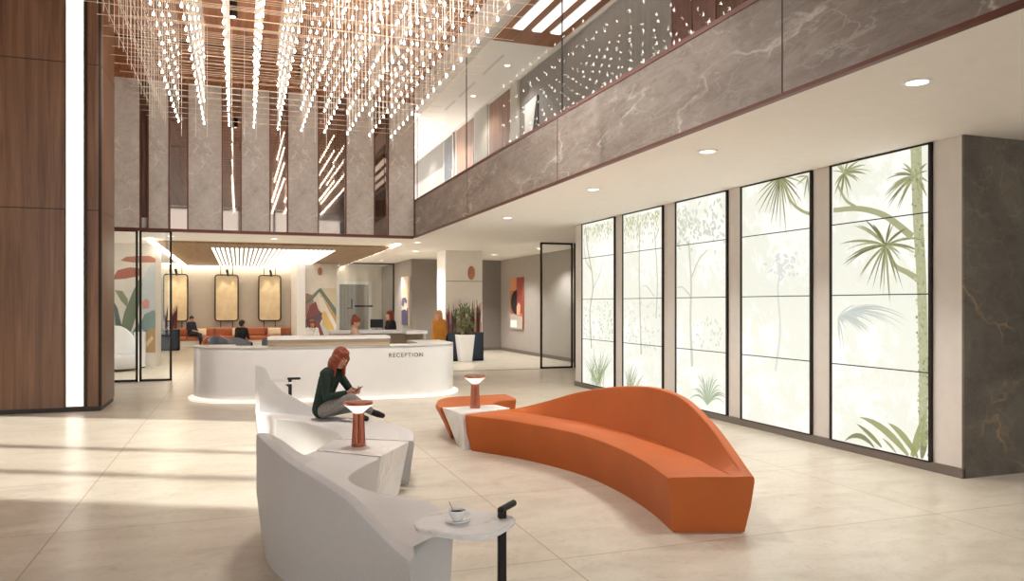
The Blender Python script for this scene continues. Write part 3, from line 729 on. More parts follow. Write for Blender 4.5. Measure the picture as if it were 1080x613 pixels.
# framed paintings
def painting(x, y0, y1, z0, z1, label, bg, shapes):
    x -= .012
    t = thing('painting', label, 'painting', (x, (y0 + y1) / 2, z0))
    MB().box(x - .06, x, y0, y1, z0, z1).build('canvas', flat(bg), t)
    m = MB(); k = 0
    for rgb, pts in shapes:
        k += 1; m.use(flat(rgb)); m.poly([(x - .06 - .0015 * k, y0 + (y1 - y0) * (1 - u), z0 + (z1 - z0) * v) for u, v in pts])
    m.build('paint', None, t)
def disc(cx, cy, rx, ry, a0=0, a1=2 * PI, n=20): return [(cx + rx * math.cos(a0 + (a1 - a0) * i / n), cy + ry * math.sin(a0 + (a1 - a0) * i / n)) for i in range(n + (0 if a1 - a0 > 6 else 1))]
painting(6.4, 30.2, 31.5, 1.02, 2.99, 'tall narrow abstract painting in cream, ochre and violet on grey wall', (226, 206, 178),
         [((232, 196, 130), [(.1, .62), (.9, .62), (.8, .8), (.3, .78)]), ((66, 54, 96), [(0, 0), (1, 0), (1, .36), (0, .3)]), ((92, 70, 110), [(.0, .42), (.5, .34), (.9, .5), (.6, .58), (.1, .56)]), ((236, 224, 206), [(.3, .36), (.8, .3), (.9, .42), (.5, .48)])])
painting(10.1, 27.07, 28.46, .92, 2.89, 'orange and maroon abstract painting with a black half disc on grey wall', (196, 96, 58),
         [((150, 52, 48), [(.55, .3), (1, .3), (1, 1), (.55, 1)]), ((214, 132, 76), [(.0, .75), (.5, .75), (.5, 1), (0, 1)]), ((30, 26, 28), disc(.55, .52, .48, .24, PI / 2, 3 * PI / 2)), ((218, 160, 120), [(.55, .28), (.8, .28), (.85, .46), (.7, .52), (.55, .44)]), ((184, 170, 158), [(0, 0), (1, 0), (1, .24), (0, .3)]), ((238, 234, 226), [(.05, .03), (.55, .03), (.55, .17), (.05, .17)])])

# gold wall panels in rounded black frames
for x0, x1, nm in ((-3.15, -2.18, 'leftmost, half hidden by the white wall'), (-1.03, -.06, 'middle one'), (.84, 1.8, 'nearest the white fin wall')):
    t = thing('gold_panel', 'gold wall panel in a rounded dark frame, ' + nm, 'wall panel', ((x0 + x1) / 2, LB - .12, 2.1), 'gold wall panels')
    o = rounded(x0, x1, 1.12, 3.2, .12)
    m = MB(); b = m.add([(x, LB - .16, z) for x, z in o] + [(x, LB - .1, z) for x, z in o]); n = len(o)
    m.face([b + i for i in range(n)]); m.face([b + n + i for i in reversed(range(n))])
    for i in range(n): j = (i + 1) % n; m.face([b + i, b + j, b + n + j, b + n + i])
    m.build('panel', M['gold'], t)
    m = MB()
    for i in range(n): j = (i + 1) % n; m.tube((o[i][0], LB - .15, o[i][1]), (o[j][0], LB - .15, o[j][1]), .03, .03, 6)
    m.build('frame', M['bronze'], t)
    for x in (x0 + (x1 - x0) * .24, x0 + (x1 - x0) * .76):
        MB().tube((x, LB - .13, 3.0), (x, LB - .13, ZS), .016).build('rod', M['bronze'], t)
        MB().tube((x, LB - .13, .5), (x, LB - .13, 1.3), .016).build('rod', M['bronze'], t)
    xm = (x0 + x1) / 2 + .05
    s_ = thing('spotlight', 'small black spotlight over the gold panel, ' + nm, 'spotlight', (xm, LB - .4, ZS), 'spotlights over the gold panels')
    MB().tube((xm, LB - .45, ZS), (xm, LB - .45, 3.4), .012).build('stem', M['black'], s_)
    MB().tube((xm - .04, LB - .5, 3.44), (xm + .02, LB - .38, 3.16), .055, .055, 12).build('head', M['black'], s_)
    lamp('spotlight_beam', 'SPOT', (xm, LB - .5, 3.3), 40, (1, .85, .6), .04, (math.radians(20), 0, 0), math.radians(70))

# ------------------------------------------------------------------ lounge furniture
t = thing('banquette', 'long terracotta leather banquette along the lounge back wall', 'sofa', (.1, 36.7, 0))
MB().box(-3.2, 2.24, 36.15, 37.1, 0, .28).build('plinth', M['white'], t, bevel=.01)
for i in range(5):
    x0 = -3.25 + i * 1.099
    MB().box(x0 + .01, x0 + 1.09, 36.05, 36.85, .28, .46).build('seat', M['orange_sofa'], t, bevel=.04)
    MB().box(x0 + .01, x0 + 1.09, 36.8, 37.12, .44, .82).build('backrest', M['orange_sofa'], t, bevel=.08, seg=3)
def cushion(x, y, z, label, rz=0.0):
    m = MB(); n = 10; rows_ = []
    for k, sgn in ((0, 1), (1, -1)):
        r = []
        for i in range(n + 1):
            r.append([((i / n - .5) * .56, sgn * .09 * ((1 - (2 * i / n - 1) ** 4) * (1 - (2 * j / n - 1) ** 4)) ** .5, (j / n - .5) * .34) for j in range(n + 1)])
        m.grid(r)
    o = m.build('cushion', M['cushion'], smooth=True, angle=80); o.location = (x, y, z); o.rotation_euler = (-.2, 0, rz)
    return tag(o, label, 'cushion', 'cream cushions on the banquette')
cushion(-1.66, 36.62, .63, 'cream cushion on the banquette beside the man in the dark suit')
cushion(-.02, 36.62, .63, 'cream cushion on the banquette behind the person in black')
cushion(1.5, 36.62, .63, 'cream cushion on the banquette near the white fin wall')
def armchair(x, y, rz, label, mat, name='armchair'):
    t = thing(name, label, 'armchair', (0, 0, 0), 'lounge armchairs')
    MB().prism(rounded(-.36, .36, -.36, .36, .1), None, .22, .44).build('seat', mat, t, bevel=.02)
    m = MB(); rows_ = []
    for i in range(15):
        a = PI * (i / 14); ca, sa = math.cos(a), math.sin(a)
        h = .62 + .16 * sa
        rows_.append([(ca * .30, sa * .30 - .02, .42), (ca * .30, sa * .30, h), (ca * .38, sa * .40, h), (ca * .38, sa * .40, .24), (ca * .30, sa * .30 - .02, .24)])
    m.grid(rows_, True); m.face(range(5)); m.face(range(70, 75)); m.build('backrest', mat, t, True)
    for sx in (-.28, .28):
        for sy in (-.28, .28): MB().tube((sx, sy, .24), (sx * 1.1, sy * 1.1, 0), .02, .014).build('leg', M['bronze'], t)
    t.location = (x, y, 0); t.rotation_euler = (0, 0, rz); return t
armchair(-.62, 27.5, .4, 'slate blue tub armchair beside the person in black', M['blue_fab'])
armchair(.03, 26.9, math.radians(60) + PI / 2, 'slate blue tub armchair the person in black sits in', M['blue_fab'])
armchair(-.9, 28.9, -.5, 'terracotta tub armchair left of the slate blue one', M['orange_sofa'])
armchair(1.1, 27.6, PI, 'slate blue tub armchair behind the raised counter', M['blue_fab'])
armchair(1.55, 29.2, PI + .2, 'slate blue tub armchair farther back near the banquette end', M['blue_fab'])
armchair(2.25, 26.35, math.radians(-80) + PI / 2, 'slate blue tub armchair below the mountain mural', M['blue_fab'])
# left seat behind glass
t = thing('curved_pod', 'white curved shell seat behind the left glass doors', 'seat', (-2.95, 24.2, 0))
m = MB(); rows_ = []
for i in range(13):
    a = PI * .15 + PI * .8 * i / 12; r = .55; h = .5 + .75 * max(0, math.sin((i / 12) * PI * .9 + .2)) ** 1.2
    x, y = -2.95 + r * math.cos(a) - .3, 24.0 + r * math.sin(a) * .9
    dx, dy = math.cos(a) * .09, math.sin(a) * .09
    rows_.append([(x, y, .0), (x, y, h), (x + dx, y + dy, h), (x + dx, y + dy, .0)])
m.grid(rows_, True); m.face(range(4)); m.face(range(48, 52)); m.build('shell', M['white'], t, True)
MB().lathe([(.5, .06), (.53, .1), (.53, .38), (.48, .44), (0, .45)], (-3.25, 24.0, 0), 24).build('cushion', M['grey_fab'], t, True)
t = thing('white_plinth', 'white box plinth in front of the leaf mural', 'plinth', (-2.75, 24.87, 0))
MB().box(-2.9, -2.6, 24.72, 25.02, .04, 1.05).build('body', M['white'], t, bevel=.01); MB().box(-2.88, -2.62, 24.74, 25.0, 0, .04).build('base', M['plinth'], t)

# planters
def spikes(t, x0, x1, y0, y1, z, n, hmin, hmax):
    for i in range(n):
        x, y = random.uniform(x0, x1), random.uniform(y0, y1); h = random.uniform(hmin, hmax); m = MB()
        for k in range(5):
            a = random.uniform(0, 2 * PI); l = h * random.uniform(.6, 1); tx, ty = x + math.cos(a) * .07 * l, y + math.sin(a) * .07 * l
            m.tube((x, y, z - .05), ((x + tx) / 2, (y + ty) / 2, z + l * .55), .012, .02, 5); m.tube(((x + tx) / 2, (y + ty) / 2, z + l * .55), (tx, ty, z + l), .02, .003, 5)
        m.build('spiky_plant', random.choice([M['spike'], M['spike'], flat((70, 50, 46)), flat((128, 62, 48))]), t, True)
def planter(x0, x1, y0, y1, h, label, n, hm):
    t = thing('planter_box', label, 'planter', ((x0 + x1) / 2, (y0 + y1) / 2, 0))
    m = MB(); m.box(x0, x1, y0, y0 + .04, 0, h); m.box(x0, x1, y1 - .04, y1, 0, h); m.box(x0, x0 + .04, y0, y1, 0, h); m.box(x1 - .04, x1, y0, y1, 0, h); m.box(x0, x1, y0, y1, 0, .05)
    m.build('box', M['navy_box'], t)
    MB().box(x0 + .04, x1 - .04, y0 + .04, y1 - .04, .4, h - .06).build('soil', M['soil'], t)
    m = MB(); m.box(x0 - .01, x1 + .01, y0 - .012, y0 + .05, h, h + .012); m.box(x0 - .01, x1 + .01, y1 - .05, y1, h, h + .012); m.build('rim', M['steel'], t)
    spikes(t, x0 + .1, x1 - .1, y0 + .08, y1 - .08, h - .05, n, *hm)
planter(6.36, 7.62, 24.3, 24.72, .93, 'navy planter trough of plum spiky plants before the cream column', 20, (.4, 1.25))
planter(-3.1, -2.3, 33.8, 34.4, .85, 'navy planter trough of plum spiky plants by the lounge side wall', 12, (.4, 1.1))
t = thing('potted_shrub', 'bushy green plant in a tall tapered white pot before the cream column', 'potted plant', (6.9, 24.0, 0))
m = MB(); m.prism(rounded(6.71, 7.09, 23.82, 24.2, .03), rounded(6.63, 7.17, 23.74, 24.28, .03), 0, .88); m.build('pot', M['white'], t, bevel=.01)
MB().box(6.68, 7.12, 23.8, 24.22, .88, .895).build('soil', M['soil'], t)
m = MB()
for k in range(3): m.tube((6.88 + .03 * k, 24.0, .88), (6.9 + random.uniform(-.12, .12), 24 + random.uniform(-.1, .1), 1.45), .016, .008)
m.build('stem', M['soil'], t)
m = MB()
for cx, cy, cz, R, cnt in ((6.88, 24, 1.55, .30, 210), (6.8, 23.95, 1.12, .2, 60), (7.02, 24, 1.12, .18, 50)):
    for k in range(cnt):
        d = Vector((random.gauss(0, 1), random.gauss(0, 1), random.gauss(0, 1))).normalized(); p = Vector((cx, cy, cz)) + d * R * random.uniform(.3, 1)
        q = d * .09 + Vector((0, 0, random.uniform(-.03, .05))); sd = q.cross(Vector((random.random(), random.random(), random.random()))).normalized() * .028
        m.poly([p, p + q * .5 + sd, p + q, p + q * .5 - sd])
o = m.build('foliage', M['leaf'], t); o['kind'] = 'stuff'

# ------------------------------------------------------------------ reception desk
front = crom([(-.82, 16.6, 0), (-.84, 16.2, 0), (-.72, 15.75, 0), (-.3, 15.35, 0), (.5, 15.1, 0), (1.6, 15.0, 0), (2.63, 14.98, 0), (3.4, 15.0, 0), (3.95, 15.25, 0), (4.28, 15.8, 0), (4.34, 16.5, 0), (4.34, 17.3, 0)], 66)
def offset(P, d):
    out = []
    for i, p in enumerate(P):
        a, b = P[max(0, i - 1)], P[min(len(P) - 1, i + 1)]; t_ = (b - a).normalized(); out.append(p + Vector((-t_.y, t_.x, 0)) * d)
    return out
desk = thing('reception_desk', 'white curved reception desk with raised oak counter', 'reception desk', (1.8, 15.6, 0))
def ribbon(P, d0, d1, z0, z1):
    a, b = offset(P, d0), offset(P, d1); m = MB()
    m.grid([[(p.x, p.y, z0), (p.x, p.y, z1), (q.x, q.y, z1), (q.x, q.y, z0)] for p, q in zip(a, b)], True)
    n = len(P); m.face(range(4)); m.face(range(4 * n - 4, 4 * n)); return m
ribbon(front, 0, .12, .09, 1.04).build('front_panel', M['white'], desk, True, angle=50)
ribbon(front, 0, .75, 1.0, 1.045).build('worktop', M['white'], desk, True, angle=50)
ribbon(front, .1, .3, 0, .09).build('plinth', M['white'], desk, True)
ribbon(front, -.10, .1, .015, .05).build('glow_line', M['skirt'], desk, True)
sub = [p for p in front if .36 <= p.x <= 2.85 and p.y < 15.6]
ribbon(sub, .01, .5, 1.045, 1.19).build('oak_counter', M['tan'], desk, True, angle=50)
ribbon(sub, -.06, .56, 1.19, 1.245).build('counter_slab', M['white'], desk, True, angle=50)
fc = bpy.data.curves.new('lettering', 'FONT'); fc.body = 'RECEPTION'; fc.size = .115; fc.extrude = .006; fc.space_character = 1.2
tx = bpy.data.objects.new('lettering', fc); COL.objects.link(tx); tx.parent = desk; fc.materials.append(M['letters'])
tx.location = Vector((2.75, 14.965, .82)) - Vector(desk.location); tx.rotation_euler = (PI / 2, 0, .03)
tm = bpy.data.meshes.new_from_object(tx.evaluated_get(bpy.context.evaluated_depsgraph_get()))
tl = bpy.data.objects.new('lettering', tm); COL.objects.link(tl); tl.parent = desk; tl.location = tx.location; tl.rotation_euler = tx.rotation_euler
bpy.data.objects.remove(tx)
back = crom([(4.15, 17.6, 0), (4.1, 18.3, 0), (3.6, 18.65, 0), (2.8, 18.7, 0), (2.0, 18.7, 0)], 24)
bd = thing('back_counter', 'white back counter behind the receptionist', 'counter', (3, 18.5, 0))
ribbon(back, 0, .5, 1.17, 1.24).build('worktop', M['white'], bd, True, angle=50)
ribbon(back, .04, .1, .0, 1.17).build('front_panel', M['tan'], bd, True, angle=50)
t = thing('computer_monitor', 'slim dark monitor on the back counter beside the receptionist', 'monitor', (3.05, 18.5, 1.245))
m = MB(); m.box(2.95, 3.25, 18.42, 18.45, 1.3, 1.5); m.build('screen', M['black'], t, bevel=.005)
MB().tube((3.1, 18.48, 1.244), (3.1, 18.45, 1.4), .015).build('stand', M['steel'], t); MB().box(3.0, 3.2, 18.42, 18.56, 1.2425, 1.25).build('foot', M['steel'], t)

# ------------------------------------------------------------------ sculptural benches
def bench(label, inner, outer, height, mat, seat=.457, back_w=.16, inset=.06, n=72, group='sculptural curved benches', notch=0, name='curved_bench', cr=.02, end_in=.05, cr2=None):
    """crescent bench: inner = seat front edge, outer = back edge, height = table of backrest heights along it"""
    I, O = crom([(*p, 0) for p in inner], n), crom([(*p, 0) for p in outer], n)
    ts = [i / n for i in range(n + 1)]
    rows_ = []
    for k, t_ in enumerate(ts):
        h = interp(height, t_)
        def at(w, z, ins=0.0):
            p = I[k].lerp(O[k], w)
            if notch and t_ > .8:
                q = (t_ - .8) / .2; bmp = math.exp(-((w - .5) / .24) ** 2)
                kf = max(0, k - notch * n * q * bmp); k0 = int(kf); k1 = min(n, k0 + 1); p = I[k0].lerp(O[k0], w).lerp(I[k1].lerp(O[k1], w), kf - k0)
            if ins:      # ends lean inwards towards the floor
                e = 0
                if t_ < .5: p = p + (I[min(k + 4, n)].lerp(O[min(k + 4, n)], w) - p).normalized() * end_in * max(0, 1 - t_ * 10)
                else: p = p - (p - I[k - 4].lerp(O[k - 4], w)).normalized() * end_in * max(0, 1 - (1 - t_) * 10)
            return (p.x, p.y, z)
        wd = (O[k] - I[k]).length; e = inset / wd; bw = back_w / wd; c_ = cr / wd; ci_ = (cr + (cr2 - cr) * max(0, t_ * 1.25 - .25) if cr2 else cr); zf = ci_ / .02
        rise = h - seat; tw = .085 / wd
        r = [at(e, .0, 1), at(e * .5, .22, 1 if 0 else 0), at(ci_ / wd * .12, seat - .02 * zf), at(ci_ / wd * .4, seat - .0075 * zf), at(ci_ / wd * 1.2, seat), at(max(.35, ci_ / wd * 1.3), seat + .004)]
        j = 1 - bw - .05 / wd * min(1, rise * 6)
        r += [at(j - .012 / wd, seat + .002), at(j, seat + min(.004, rise * .2)), at(j + .004 / wd, seat + min(.012, rise * .3)), at(1 - tw * 1.04, h - min(.022, rise * .3)), at(1 - tw * .97, h - min(.007, rise * .2)), at(1 - tw * .85, h), at(1 - c_ * .9, h), at(1 - c_ * .3, h - .005), at(1, h - .018)]
        r += [at(1, min(seat - .01, h - .05)), at(1 - e * .5, .22), at(1 - e, 0, 1)]
        rows_.append(r)
    m = MB(); m.grid(rows_, True); L = len(rows_[0])
    m.face(range(L)); m.face(range(n * L, n * L + L))
    c_ = rows_[n // 2]; ctr = ((I[n // 2] + O[n // 2]) / 2)
    t = thing(name, label, 'bench', (ctr.x, ctr.y, 0), group)
    m.build('upholstery', mat, t, True, angle=32)
    # a recessed dark foot strip keeps the shell just off the floor
    return t
bench('large orange leather curved bench with a swelling backrest', [(2.69, 9.36), (3.14, 8.58), (3.44, 7.64), (3.48, 6.84), (3.4, 6.07), (3.25, 5.41)], [(3.46, 9.66), (3.80, 8.95), (4.07, 8.1), (4.2, 7.1), (4.12, 6.1), (3.92, 5.19)],
      [(0, .46), (.05, .50), (.17, .63), (.29, .78), (.41, .89), (.51, .95), (.61, .97), (.71, .92), (.81, .78), (.92, .6), (1, .462)], M['orange'])
bench('low orange leather curved bench behind the far marble block', [(3.38, 10.2), (3.42, 10.42), (3.58, 10.6), (3.85, 10.66)], [(2.56, 10.1), (2.66, 10.7), (2.98, 11.25), (3.45, 11.45), (3.93, 11.3)][:1] + [(2.62, 10.6), (2.95, 11.2), (3.9, 11.32)],
      [(0, .458), (1, .458)], M['orange'], back_w=.1, inset=.2, end_in=.16)
bench('pale grey curved bench in front, tall backrest turned to the viewer', [(1.21, 6.99), (.95, 6.58), (.83, 6.22), (.95, 5.74), (1.25, 5.36), (1.3, 5.0), (1.22, 4.5)], [(.66, 7.5), (.32, 6.9), (.12, 6.1), (.28, 5.2), (.87, 4.1)],
      [(0, .46), (.1, .48), (.26, .68), (.4, .82), (.5, .88), (.6, .905), (.72, .86), (.88, .72), (.96, .53), (1, .46)], M['grey_fab'], notch=.05)
bench('pale grey curved bench behind, the seated woman on it', [(.42, 9.81), (.72, 9.44), (.94, 8.98), (1.0, 8.55), (.94, 8.2)], [(.2, 10.66), (.65, 10.3), (1.07, 9.84), (1.47, 9.4), (1.7, 8.95), (1.8, 8.4), (1.68, 7.72)],
      [(0, 1.05), (.04, 1.02), (.07, .87), (.12, .74), (.18, .65), (.26, .55), (.34, .46), (1, .458)], M['grey_fab'], cr2=.2)

def block(low, top, label, h=.465):
    t = thing('marble_block', label, 'side table', (sum(p[0] for p in top) / 4, sum(p[1] for p in top) / 4, 0), 'marble blocks linking the benches')
    MB().prism(low, top, 0, h).build('body', M['marble'], t, bevel=.006)
    return t
block([(.74, 7.55), (1.17, 7.08), (1.46, 7.42), (.98, 8.06)], [(.69, 7.54), (1.22, 7.02), (1.62, 7.68), (.96, 8.13)], 'veined white marble block between the two grey benches')
block([(2.72, 9.86), (2.68, 9.36), (3.38, 9.70), (3.3, 10.04)], [(2.57, 10.05), (2.67, 9.41), (3.42, 9.72), (3.34, 10.13)], 'veined white marble block between the two orange benches')

# ------------------------------------------------------------------ mushroom table lamps
def table_lamp(x, y, z, label):
    t = thing('table_lamp', label, 'table lamp', (x, y, z), 'copper cordless table lamps')
    MB().lathe([(.0, 0), (.068, 0), (.07, .006), (.07, .03), (.062, .036), (0, .036)], (x, y, z), 28).build('base', M['copper'], t, True)
    m = MB(); n = 40; rows_ = []
    for zz, r in ((.034, .063), (.315, .05), (.32, .044)):
        rows_.append([(x + (r + (.0035 if i % 2 else -.0015)) * math.cos(2 * PI * i / n), y + (r + (.0035 if i % 2 else -.0015)) * math.sin(2 * PI * i / n), z + zz) for i in range(n)])
    m.grid(rows_, True); m.face(range(n)); m.face(range(2 * n, 3 * n)); m.build('fluted_stem', M['copper'], t)
    MB().lathe([(.02, .322), (.045, .325), (.10, .375), (.136, .402), (.136, .408), (0, .41)], (x, y, z), 36).build('shade', M['shade'], t, True)
    MB().lathe([(.0, .406), (.134, .406), (.142, .412), (.142, .43), (.136, .436), (0, .438)], (x, y, z), 36).build('cap', M['copper'], t, True)
    lamp('table_lamp_bulb', 'POINT', (x + .0, y, z + .36), 1.2, (1, .85, .62), .03)
table_lamp(1.1, 7.6, .465, 'copper mushroom table lamp on the marble block between the grey benches')
table_lamp(2.98, 9.88, .465, 'copper mushroom table lamp on the marble block between the orange benches')

V3 = Vector
# ------------------------------------------------------------------ T-leg side tables with marble tops
def side_table(x, y, rz, label, zt=.62):
    t = thing('side_table', label, 'side table', (0, 0, 0), 'marble side tables')
    # rounded triangular top, leg at its +x end
    P = []
    for k in range(72):
        a = 2 * PI * k / 72; ca, sa = math.cos(a), math.sin(a); rr = .246 / (abs(ca) ** 3.4 + abs(sa) ** 3.4) ** (1 / 3.4); u_, v_ = rr * ca, rr * sa * 1.05
        P.append(V3((u_ * .7071 - v_ * .7071, u_ * .7071 + v_ * .7071, 0)))
    lo, hi = [(p.x * .97, p.y * .97) for p in P], [(p.x, p.y) for p in P]
    m = MB(); m.prism(lo, hi, zt - .03, zt - .008); m.prism(hi, [(a * .985, b * .985) for a, b in hi], zt - .008, zt); m.build('top', M['marble_top'], t, True, angle=60)
    m = MB(); m.prism(rounded(.195, .243, -.022, .022, .012), None, .0, zt + .045); m.tube((.22, 0, zt - .09), (.13, 0, zt - .034), .012, .02, 8); m.build('leg', M['black'], t, True, angle=50)
    m = MB(); m.bone((.205, -.02, zt + .05), .02, (.325, .10, zt + .05), .02); m.build('handle', M['black'], t, True)
    m = MB(); m.prism(rounded(-.14, .25, -.17, .17, .06), None, 0, .012); m.build('foot_plate', M['black'], t, bevel=.003)
    m = MB(); m.box(-.05, .2, -.03, .03, zt - .045, zt - .03); m.build('bracket', M['black'], t)
    t.location = (x, y, 0); t.rotation_euler = (0, 0, rz); return t
side_table(1.21, 4.20, 0, 'marble topped side table with black leg beside the front grey bench')
side_table(.62, 12.9, -.87, 'marble topped side table with black leg behind the seated woman, before the desk')
# cup and saucer
t = thing('saucer', 'white saucer on the marble side table under the coffee cup', 'saucer', (1.16, 4.19, .62))
MB().lathe([(0, .002), (.045, 0), (.05, .004), (.072, .014), (.071, .018), (.045, .009), (0, .008)], (1.16, 4.19, .6215), 32).build('dish', M['porcelain'], t, True)
t = thing('coffee_cup', 'small white coffee cup on a saucer', 'cup', (1.16, 4.19, .628))
MB().lathe([(0, .0), (.024, 0), (.034, .014), (.045, .035), (.049, .06), (.0465, .06), (.042, .036), (.03, .015), (0, .012)], (1.16, 4.19, .6315), 32).build('bowl', M['porcelain'], t, True)
MB().lathe([(0, .045), (.043, .045), (.0435, .047), (0, .047)], (1.16, 4.19, .6315), 24).build('coffee', M['soil'], t)
m = MB(); P = [(1.16 + .045 + .028 * math.sin(PI * i / 8), 4.19 - .01, .6315 + .015 + .035 * i / 8) for i in range(9)]; m.path(P, .005, 6); m.build('handle', M['porcelain'], t, True)
t = thing('teaspoon', 'small steel teaspoon standing in the coffee cup', 'spoon', (1.14, 4.2, .65))
m = MB(); m.tube((1.15, 4.2, .648), (1.118, 4.212, .735), .0025, .003, 6); m.ball((1.152, 4.2, .646), (.008, .011, .006), 10, 6); m.build('spoon', M['steel'], t, True)

# ------------------------------------------------------------------ chandelier
ch = thing('chandelier', 'huge hanging lattice of champagne rods and hundreds of small drop lights', 'chandelier', (1.0, 12, ZC))
CX = [-1.17 + .485 * i for i in range(10)]
CY = [17.05 - .44 * k for k in range(21)]
CZ = [5.585, 6.045, 6.505, 6.965]
def bulbshape(m, x, y, z):
    m.lathe([(.004, .05), (.007, .038), (.011, .022), (.0135, .007), (.011, -.006), (.004, -.012)], (x, y, z), 8)
bulbs = []
for i, x in enumerate(CX):
    for y in CY:
        for l, z in enumerate(CZ):
            if l == 0 and i == 0 and y < 12.9: continue
            if l == 3 and (y < 12.5): continue
            if l == 2 and y < 10.2: continue
            D = x * _s + y * _c; px = 540 + 810 * (x * _c - y * _s) / D; py = 321.5 - 810 * (z - 1.85) / D
            bulbs.append((0 if (0 < px < 1080 and 0 < py < 613) else 1, D, x, y, z))
bulbs.sort()
mbulb = MB(); bulbshape(mbulb, 0, 0, 0); proto = None
for k, (f_, D, x, y, z) in enumerate(bulbs[:100]):
    if proto is None: proto = mbulb.build('bulb', M['bulb'], None, True); o = proto
    else: o = proto.copy(); COL.objects.link(o)
    o.parent = ch; o.location = (x - 1.0, y - 12, z - ZC)
m = MB()
for f_, D, x, y, z in bulbs[100:]: bulbshape(m, x, y, z)
o = m.build('bulbs', M['bulb'], ch, True); o['kind'] = 'stuff'
rodv, rodx, rody = [], [], []
for i, x in enumerate(CX):
    for y in CY:
        zz = CZ[0] + (.5 if i == 0 and y < 12.9 else .05)
        rodv.append((x * _s + y * _c, (x, y, zz), (x, y, ZC)))
        if y < 17: rodv.append((x * _s + y * _c + .2, (x + .02, y + .22, zz + .1), (x + .02, y + .22, ZC)))
for y in CY:                                                   # bare rods at the left fringe
    for x in (-1.42, -1.62):
        if y > 10: rodv.append((x * _s + y * _c, (x, y, 5.5 + .12 * random.random()), (x, y, ZC)))
for x in CX + [-.9, .05, 1.5]:                                 # short tails at the far edge
    rodv.append((18, (x + .05, CY[0] + .1, 5.28 + .1 * random.random()), (x + .05, CY[0] + .1, ZC)))
for y in CY:
    for z in CZ: rodx.append((y, (-1.75 - .12 * random.random(), y, z + .085), (3.62 + .12 * random.random(), y, z + .085)))
for x in [-1.62, -1.42] + CX + [3.45]:
    for z in CZ[:3]: rody.append((abs(x), (x, CY[-1] - .2, z + .1), (x, CY[0] + .25, z + .1)))
for nm, L, r in (('hanging_rod', rodv, .0045), ('cross_rod', rodx, .004), ('long_rod', rody, .004)):
    L.sort(key=lambda q: q[0])
    vis = [q for q in L if q[0] > 9.2 or nm == 'long_rod'] + [q for q in L if not (q[0] > 9.2 or nm == 'long_rod')]
    for _, a, b in vis[:100]: MB().tube(a, b, r, r, 5).build(nm, M['rod' if nm == 'hanging_rod' else 'rod_gold'], ch, True, angle=80)
    if len(vis) > 100:
        m = MB()
        for _, a, b in vis[100:]: m.tube(a, b, r, r, 5)
        o = m.build(nm + 's', M['rod' if nm == 'hanging_rod' else 'rod_gold'], ch, True, angle=80); o['kind'] = 'stuff'
m = MB(); m.box(-1.9, 3.75, CY[-1] - .3, CY[0] + .35, ZC - .02, ZC - .003); m.build('canopy', M['wood_top'], ch)
# black tube spotlights on the atrium ceiling
for x, y, nm, pw in ((-.12, 15.6, 'left of the chandelier centre, far end', 0), (.1, 11.9, 'left of the chandelier centre, near end', 0), (1.5, 9.2, 'added over the seating, left of a pair', 400), (1.98, 9.2, 'added over the seating, right of a pair', 400)):
    t = thing('ceiling_spotlight', 'black tube spotlight on the wood ceiling, ' + nm, 'spotlight', (x, y, ZC), 'tube spotlights on the wood ceiling')
    MB().tube((x, y, ZC - .02), (x, y, ZC - .3), .09, .09, 18).build('tube', M['black'], t, True); MB().tube((x, y, ZC - .305), (x, y, ZC - .295), .05, .05, 14).build('lens', M['spot'], t)
    if pw: lamp('added_top_light', 'SPOT', (x, y, ZC - .32), pw, (1, .97, .92), .05, (0, 0, 0), math.radians(125))  # lit pair is out of view, added to light the seating from above

# ------------------------------------------------------------------ people
V = Vector
def hand(m, wrist, dirn, palm, thumb, curl=.5, L=.17):
    """palm, four fingers of unequal length and a thumb leaving the side of the palm"""
    d = V(dirn).normalized(); n = V(palm).normalized(); n = (n - d * n.dot(d)).normalized(); t = V(thumb); t = (t - d * t.dot(d) - n * t.dot(n)).normalized()
    w = V(wrist)
    for k in (-1, 0, 1): m.bone(w + t * k * .012, .017, w + d * L * .46 + t * k * .022, .0145, 8)
    for k, ln in ((1.5, .92), (.5, 1.0), (-.5, .95), (-1.5, .76)):
        b = w + d * L * .47 + t * k * .0195; a = curl * .5; seg = L * .53 * ln
        for fr, r0, r1 in ((.45, .0098, .0092), (.31, .0092, .0085), (.24, .0085, .0075)):
            e = b + (d * math.cos(a) + n * math.sin(a)) * seg * fr; m.bone(b, r0, e, r1, 8); b = e; a += curl
    b = w + d * L * .14 + t * .024; e = b + (d * .7 + t * .6 + n * .35).normalized() * L * .24; m.bone(b, .0135, e, .0105, 8)
    m.bone(e, .0105, e + (d * .9 + n * .45).normalized() * L * .17, .0085, 8)

